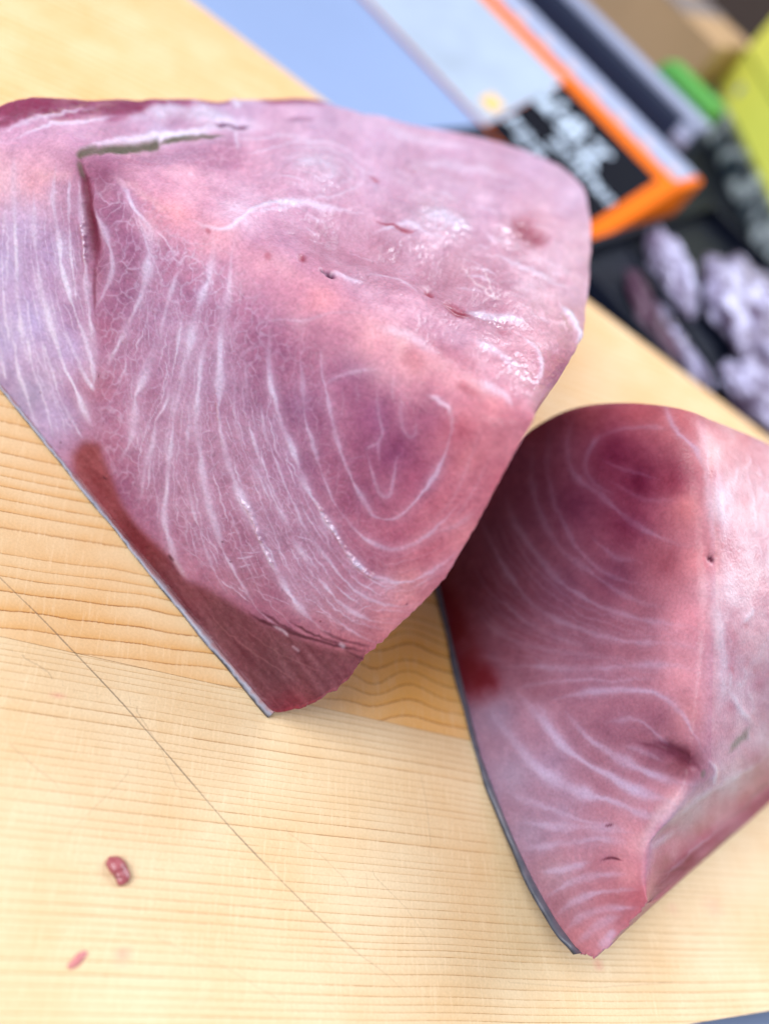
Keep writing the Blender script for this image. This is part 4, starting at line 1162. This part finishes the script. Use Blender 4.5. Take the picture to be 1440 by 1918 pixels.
def glyph(px, py, size, w, n):
    a, b_ = face_ab(px, py)
    for k in range(n):
        if k % 2 == 0:
            y_ = b_ + size * rng.uniform(-.45, .45); x_ = a + size * rng.uniform(-.15, .15)
            brush(x_ - size * .42, y_, x_ + size * .42, y_ + size * rng.uniform(-.1, .12), w)
        else:
            x_ = a + size * rng.uniform(-.35, .35)
            brush(x_, b_ + size * .48, x_ + size * rng.uniform(-.25, .25), b_ - size * .48, w)


for (px, py) in ((1028, 192), (1068, 238), (1112, 290)): glyph(px, py, 0.030, 0.0062, 6)
for t in np.linspace(0, 1, 8): glyph(1040 + 98 * t, 268 + 108 * t, 0.011, 0.0030, 4)
for (px, py) in ((962, 232), (985, 262), (1005, 285)): glyph(px, py, 0.018, 0.0028, 5)
adopt(mesh_obj("lettering", np.array(lv), lf, letter_mat, None, False), carton)

# black case behind the carton
navy = simple_mat("navy_case", (28, 40, 66), rough=0.5, noise=0.15, nscale=12, spec=0.25)
pale_edge = simple_mat("pale_rim", (150, 158, 186), rough=0.35)
case = empty("black_case", tuple(W(-.2, .2, 0)), "long dark navy case with pale rim right behind the carton", "case")
box_from("case_body", W(-.62, .194, 0.0002), x_ax * .58, y_bk * .035, Z3 * .074, navy, case, .003)
box_from("rim", W(-.62, .200, .0745), x_ax * .578, y_bk * .025, Z3 * .008, pale_edge, case, .002)
box_from("latch", W(-.062, .188, .055), x_ax * .020, y_bk * .008, Z3 * .02, pale_edge, case, .002)
# cardboard box
cardboard = simple_mat("cardboard", (176, 142, 104), rough=0.8, noise=0.14, nscale=14)
tape_mat = simple_mat("grey_tape", (140, 128, 124), rough=0.4)
cb = empty("cardboard_box", tuple(W(-.3, .5, 0)), "tan cardboard box far behind the navy case", "cardboard box")
box_from("box_body", W(-.50, .46, 0.0002), x_ax * .34, y_bk * .16, Z3 * .095, cardboard, cb, .002)
box_from("tape", W(-.27, .459, .0952), x_ax * .045, y_bk * .162, Z3 * .0006, tape_mat, cb)
# green box
green_mat = simple_mat("green_card", (76, 158, 62), rough=0.5)
gb = empty("green_box", tuple(W(-.11, .33, 0)), "small bright green box between navy case and yellow box", "box")
box_from("box_body", W(-.16, .315, 0.0002), x_ax * .085, y_bk * .05, Z3 * .070, green_mat, gb, .003)
box_from("lid", W(-.158, .318, .0704), x_ax * .081, y_bk * .044, Z3 * .004, green_mat, gb, .001)
# clear tub with the yellow box on it
tdir = x_ax * .68 - y_bk * .733
tdir /= np.linalg.norm(tdir); tbk = np.array([-tdir[1], tdir[0], 0])
clear_m, nt, b_ = new_mat("clear_plastic")
_tc = nt.nodes.new("ShaderNodeTexCoord")
_n = nt.nodes.new("ShaderNodeTexNoise"); _n.inputs["Scale"].default_value = 30; _n.inputs["Detail"].default_value = 3
_r = nt.nodes.new("ShaderNodeValToRGB"); _r.color_ramp.elements[0].position = .44; _r.color_ramp.elements[1].position = .54
_r.color_ramp.elements[0].color = (.05, .08, .11, 1); _r.color_ramp.elements[1].color = (.80, .92, 1.0, 1)  # pale patches are highlights of the plastic, painted by noise
_b = nt.nodes.new("ShaderNodeBump"); _b.inputs["Strength"].default_value = 0.8; _b.inputs["Distance"].default_value = 0.02
nt.links.new(_tc.outputs["Object"], _n.inputs["Vector"]); nt.links.new(_n.outputs["Fac"], _r.inputs[0]); nt.links.new(_r.outputs[0], b_.inputs["Base Color"])
nt.links.new(_n.outputs["Fac"], _b.inputs["Height"]); nt.links.new(_b.outputs[0], b_.inputs["Normal"])
b_.inputs["Transmission Weight"].default_value = 0.3; b_.inputs["Roughness"].default_value = 0.05; b_.inputs["IOR"].default_value = 1.45; b_.inputs["Coat Weight"].default_value = 1.0
tub = empty("plastic_tub", tuple(W(0, .42, 0)), "clear glossy plastic tub below the yellow box", "tub")
T0 = W(-.15, .555, .0003)
box_from("tub_body", T0, tdir * .42, tbk * .14, Z3 * .036, clear_m, tub, .006)
box_from("lid_rim", T0 - tdir * .004 - tbk * .004 + Z3 * .036, tdir * .428, tbk * .148, Z3 * .004, clear_m, tub, .0015)
yellow = simple_mat("yellow_card", (246, 252, 110), rough=0.4, noise=0.05)
seam_m = simple_mat("olive_seam", (150, 160, 60), rough=0.5)
yb = empty("yellow_box", tuple(T0 + Z3 * .04), "bright lemon yellow box standing on the clear tub", "box")
box_from("box_body", T0 + tbk * .004 + Z3 * .0404 - tdir * .02, tdir * .40, tbk * .10, Z3 * .11, yellow, yb, .003)
box_from("seam", T0 + tbk * .0032 + Z3 * .092 - tdir * .02, tdir * .40, tbk * .001, Z3 * .0035, seam_m, yb)
sp = T0 + tbk * .0030 + Z3 * .058 + tdir * .035
box_from("sticker", sp, tdir * .012, tbk * .001, Z3 * .012, white_card, yb)
mat_m = simple_mat("mat_dark", (14, 20, 34), rough=0.6, noise=0.2, spec=0.15)
mat_o = box_from("added_dark_mat", W(-.16, -.10, -.0008), x_ax * .75, y_bk * .72, Z3 * .0009, mat_m)  # made-up dark sheet, added to darken the counter beside the carton
mat_o.location.z += 0.0
tag(mat_o, "thin dark mat added to darken the counter under the tray and tub", "mat")
# dark tray with pale crumpled bundles
tray_m = simple_mat("dark_tray", (10, 16, 32), rough=0.5, noise=0.2, nscale=10, spec=0.12)
tray = empty("dark_tray", (0.15, 0.82, ZC), "dark blue-black tray beyond the board holding pale bundles", "tray")
tx_ = x_ax; ty_ = y_bk
t0 = W(.005, -.092, 0.0003)
box_from("tray_base", t0, tx_ * .46, ty_ * .36, Z3 * .004, tray_m, tray, .001)
box_from("rim", t0 + Z3 * .004, tx_ * .46, ty_ * .008, Z3 * .016, tray_m, tray, .002)
box_from("rim", t0 + Z3 * .004 + ty_ * .352, tx_ * .46, ty_ * .008, Z3 * .016, tray_m, tray, .002)
box_from("rim", t0 + Z3 * .004 + ty_ * .008, tx_ * .008, ty_ * .344, Z3 * .016, tray_m, tray, .002)
box_from("rim", t0 + Z3 * .004 + ty_ * .008 + tx_ * .452, tx_ * .008, ty_ * .344, Z3 * .016, tray_m, tray, .002)
r0 = on_z(1180., 462., ZC + .03); r1_ = on_z(1352., 712., ZC + .03)
lav, nt, b_ = new_mat("pale_bundle")
_tc = nt.nodes.new("ShaderNodeTexCoord"); _n = nt.nodes.new("ShaderNodeTexNoise"); _n.inputs["Scale"].default_value = 34; _n.inputs["Detail"].default_value = 4; _n.inputs["Distortion"].default_value = 1.2
_r = nt.nodes.new("ShaderNodeValToRGB"); _r.color_ramp.elements[0].position = .40; _r.color_ramp.elements[1].position = .66
_r.color_ramp.elements[0].color = (*lin((92, 74, 104)), 1); _r.color_ramp.elements[1].color = (*lin((196, 192, 228)), 1)
_b = nt.nodes.new("ShaderNodeBump"); _b.inputs["Strength"].default_value = 0.8; _b.inputs["Distance"].default_value = 0.006
nt.links.new(_tc.outputs["Object"], _n.inputs["Vector"]); nt.links.new(_n.outputs["Fac"], _r.inputs[0]); nt.links.new(_r.outputs[0], b_.inputs["Base Color"])
nt.links.new(_n.outputs["Fac"], _b.inputs["Height"]); nt.links.new(_b.outputs[0], b_.inputs["Normal"]); b_.inputs["Roughness"].default_value = 0.35
wine = simple_mat("wine_bundle", (92, 62, 84), rough=0.4, noise=0.25, nscale=40, bump=0.5)


def lump(name, px, py, la, lb, h, dirpx, seed, mat, label):
    la *= 1.2; lb *= 1.25
    c0 = on_z(float(px), float(py), ZC + .012)
    d_ = on_z(float(px + dirpx[0]), float(py + dirpx[1]), ZC + .012) - c0; d_ /= np.linalg.norm(d_)
    p_ = np.array([-d_[1], d_[0], 0])
    nu, nv = 72, 40
    u = np.linspace(0, 2 * math.pi, nu, endpoint=False)[:, None]; v = np.linspace(-.5 * math.pi, .5 * math.pi, nv)[None, :]
    X = np.cos(u) * np.cos(v); Y = np.sin(u) * np.cos(v); Zz = np.sin(v) * np.ones_like(u)
    r = 1 + 0.9 * fbm(X * 60 + Zz * 40 + 200, Y * 60 + Zz * 25 + 200, 36, seed, 3) - 0.55 * np.abs(fbm(X * 60 + Zz * 30, Y * 60 - Zz * 30, 26, seed + 5, 2)) * 2
    Pp = c0 + (X * r * la)[..., None] * d_ + (Y * r * lb)[..., None] * p_
    zz = np.maximum(Zz * r * h, -.7 * h)
    Pp[..., 2] = ZC + .0046 + .7 * h + zz
    o = mesh_obj(name, Pp.reshape(-1, 3), grid_faces(nu, nv, True, False), mat, None, True)
    tag(o, label, "bundle", "pale bundles in the dark tray")
    return o


lump("pale_bundle", 1256, 512, .058, .021, .014, (60, 150), 901, lav, "narrow pale lavender bundle in the tray nearest the orange carton")
lump("pale_bundle", 1288, 668, .040, .016, .012, (70, 120), 911, lav, "small elongated pale bundle at the tray corner nearest the right fish")
lump("pale_bundle", 1405, 606, .080, .058, .022, (60, 120), 921, lav, "largest crumpled pale lavender bundle at the right edge")
lump("pale_bundle", 1424, 758, .046, .034, .016, (90, 60), 931, lav, "lowest pale bundle, just above the right fish block")
lump("dark_bundle", 1222, 600, .050, .014, .010, (60, 130), 941, wine, "dark wine coloured strip lying in the tray beside pale bundles")
dr = (r1_ - r0); rl = np.linalg.norm(dr); dr /= rl; pr_ = np.array([-dr[1], dr[0], 0])
bar = box_from("tray_bar", r0 - pr_ * .003 - Z3 * .004, dr * rl, pr_ * .006, Z3 * .006, tray_m, tray, .0015)

# ------------------------------------------------------------------ scraps on the board
def scrap(name, path, rads, mat, label, flat=0.6, seed=1):
    pts = catmull([(p[0], p[1]) for p in path], 2.0)
    n = len(pts); ctr = on_z(pts[:, 0], pts[:, 1])
    r = np.interp(np.linspace(0, 1, n), np.linspace(0, 1, len(rads)), rads)
    t = np.gradient(ctr, axis=0); t /= np.linalg.norm(t, axis=1)[:, None]
    sd = np.stack([-t[:, 1], t[:, 0], 0 * t[:, 0]], 1)
    k = 16; th = np.linspace(0, 2 * math.pi, k, endpoint=False)
    V = []
    for i in range(n):
        rr = r[i] * (1 + 0.35 * (vnoise(np.cos(th) * 2 + i * .14, np.sin(th) * 2 + 9, 1.6, seed) - .5) * 2)
        zc = r[i] * flat * .85
        V.append(ctr[i] + sd[i] * (np.cos(th) * rr)[:, None] + Z3 * np.maximum(np.sin(th) * rr * flat + zc, 0.00015)[:, None])
    V = np.array(V)
    F = [list(map(int, q)) for q in grid_faces(n, k, False, True)] + [list(range(k))[::-1], [(n - 1) * k + i for i in range(k)]]
    o = mesh_obj(name, V.reshape(-1, 3), F, mat, None, True)
    return tag(o, label, "meat scrap")


scrap_m = simple_mat("wet_scrap", (158, 78, 86), rough=0.28, noise=0.3, nscale=420, bump=0.4, coat=0.8)
pale_scrap = simple_mat("pale_scrap", (196, 124, 124), rough=0.4, noise=0.25, nscale=300)
scrap("meat_scrap", [(200,1612),(208,1616),(218,1622),(226,1634),(228,1646),(218,1652)], [.0010,.0022,.0024,.0020,.0021,.0010], scrap_m, "small dark red curled meat scrap lying on the bare board", .75, 3)
scrap("meat_scrap", [(129,1812),(138,1804),(148,1795),(163,1783)], [.0008,.0013,.0011,.0005], pale_scrap, "thin pinkish sliver of meat below the curled scrap", .35, 5)
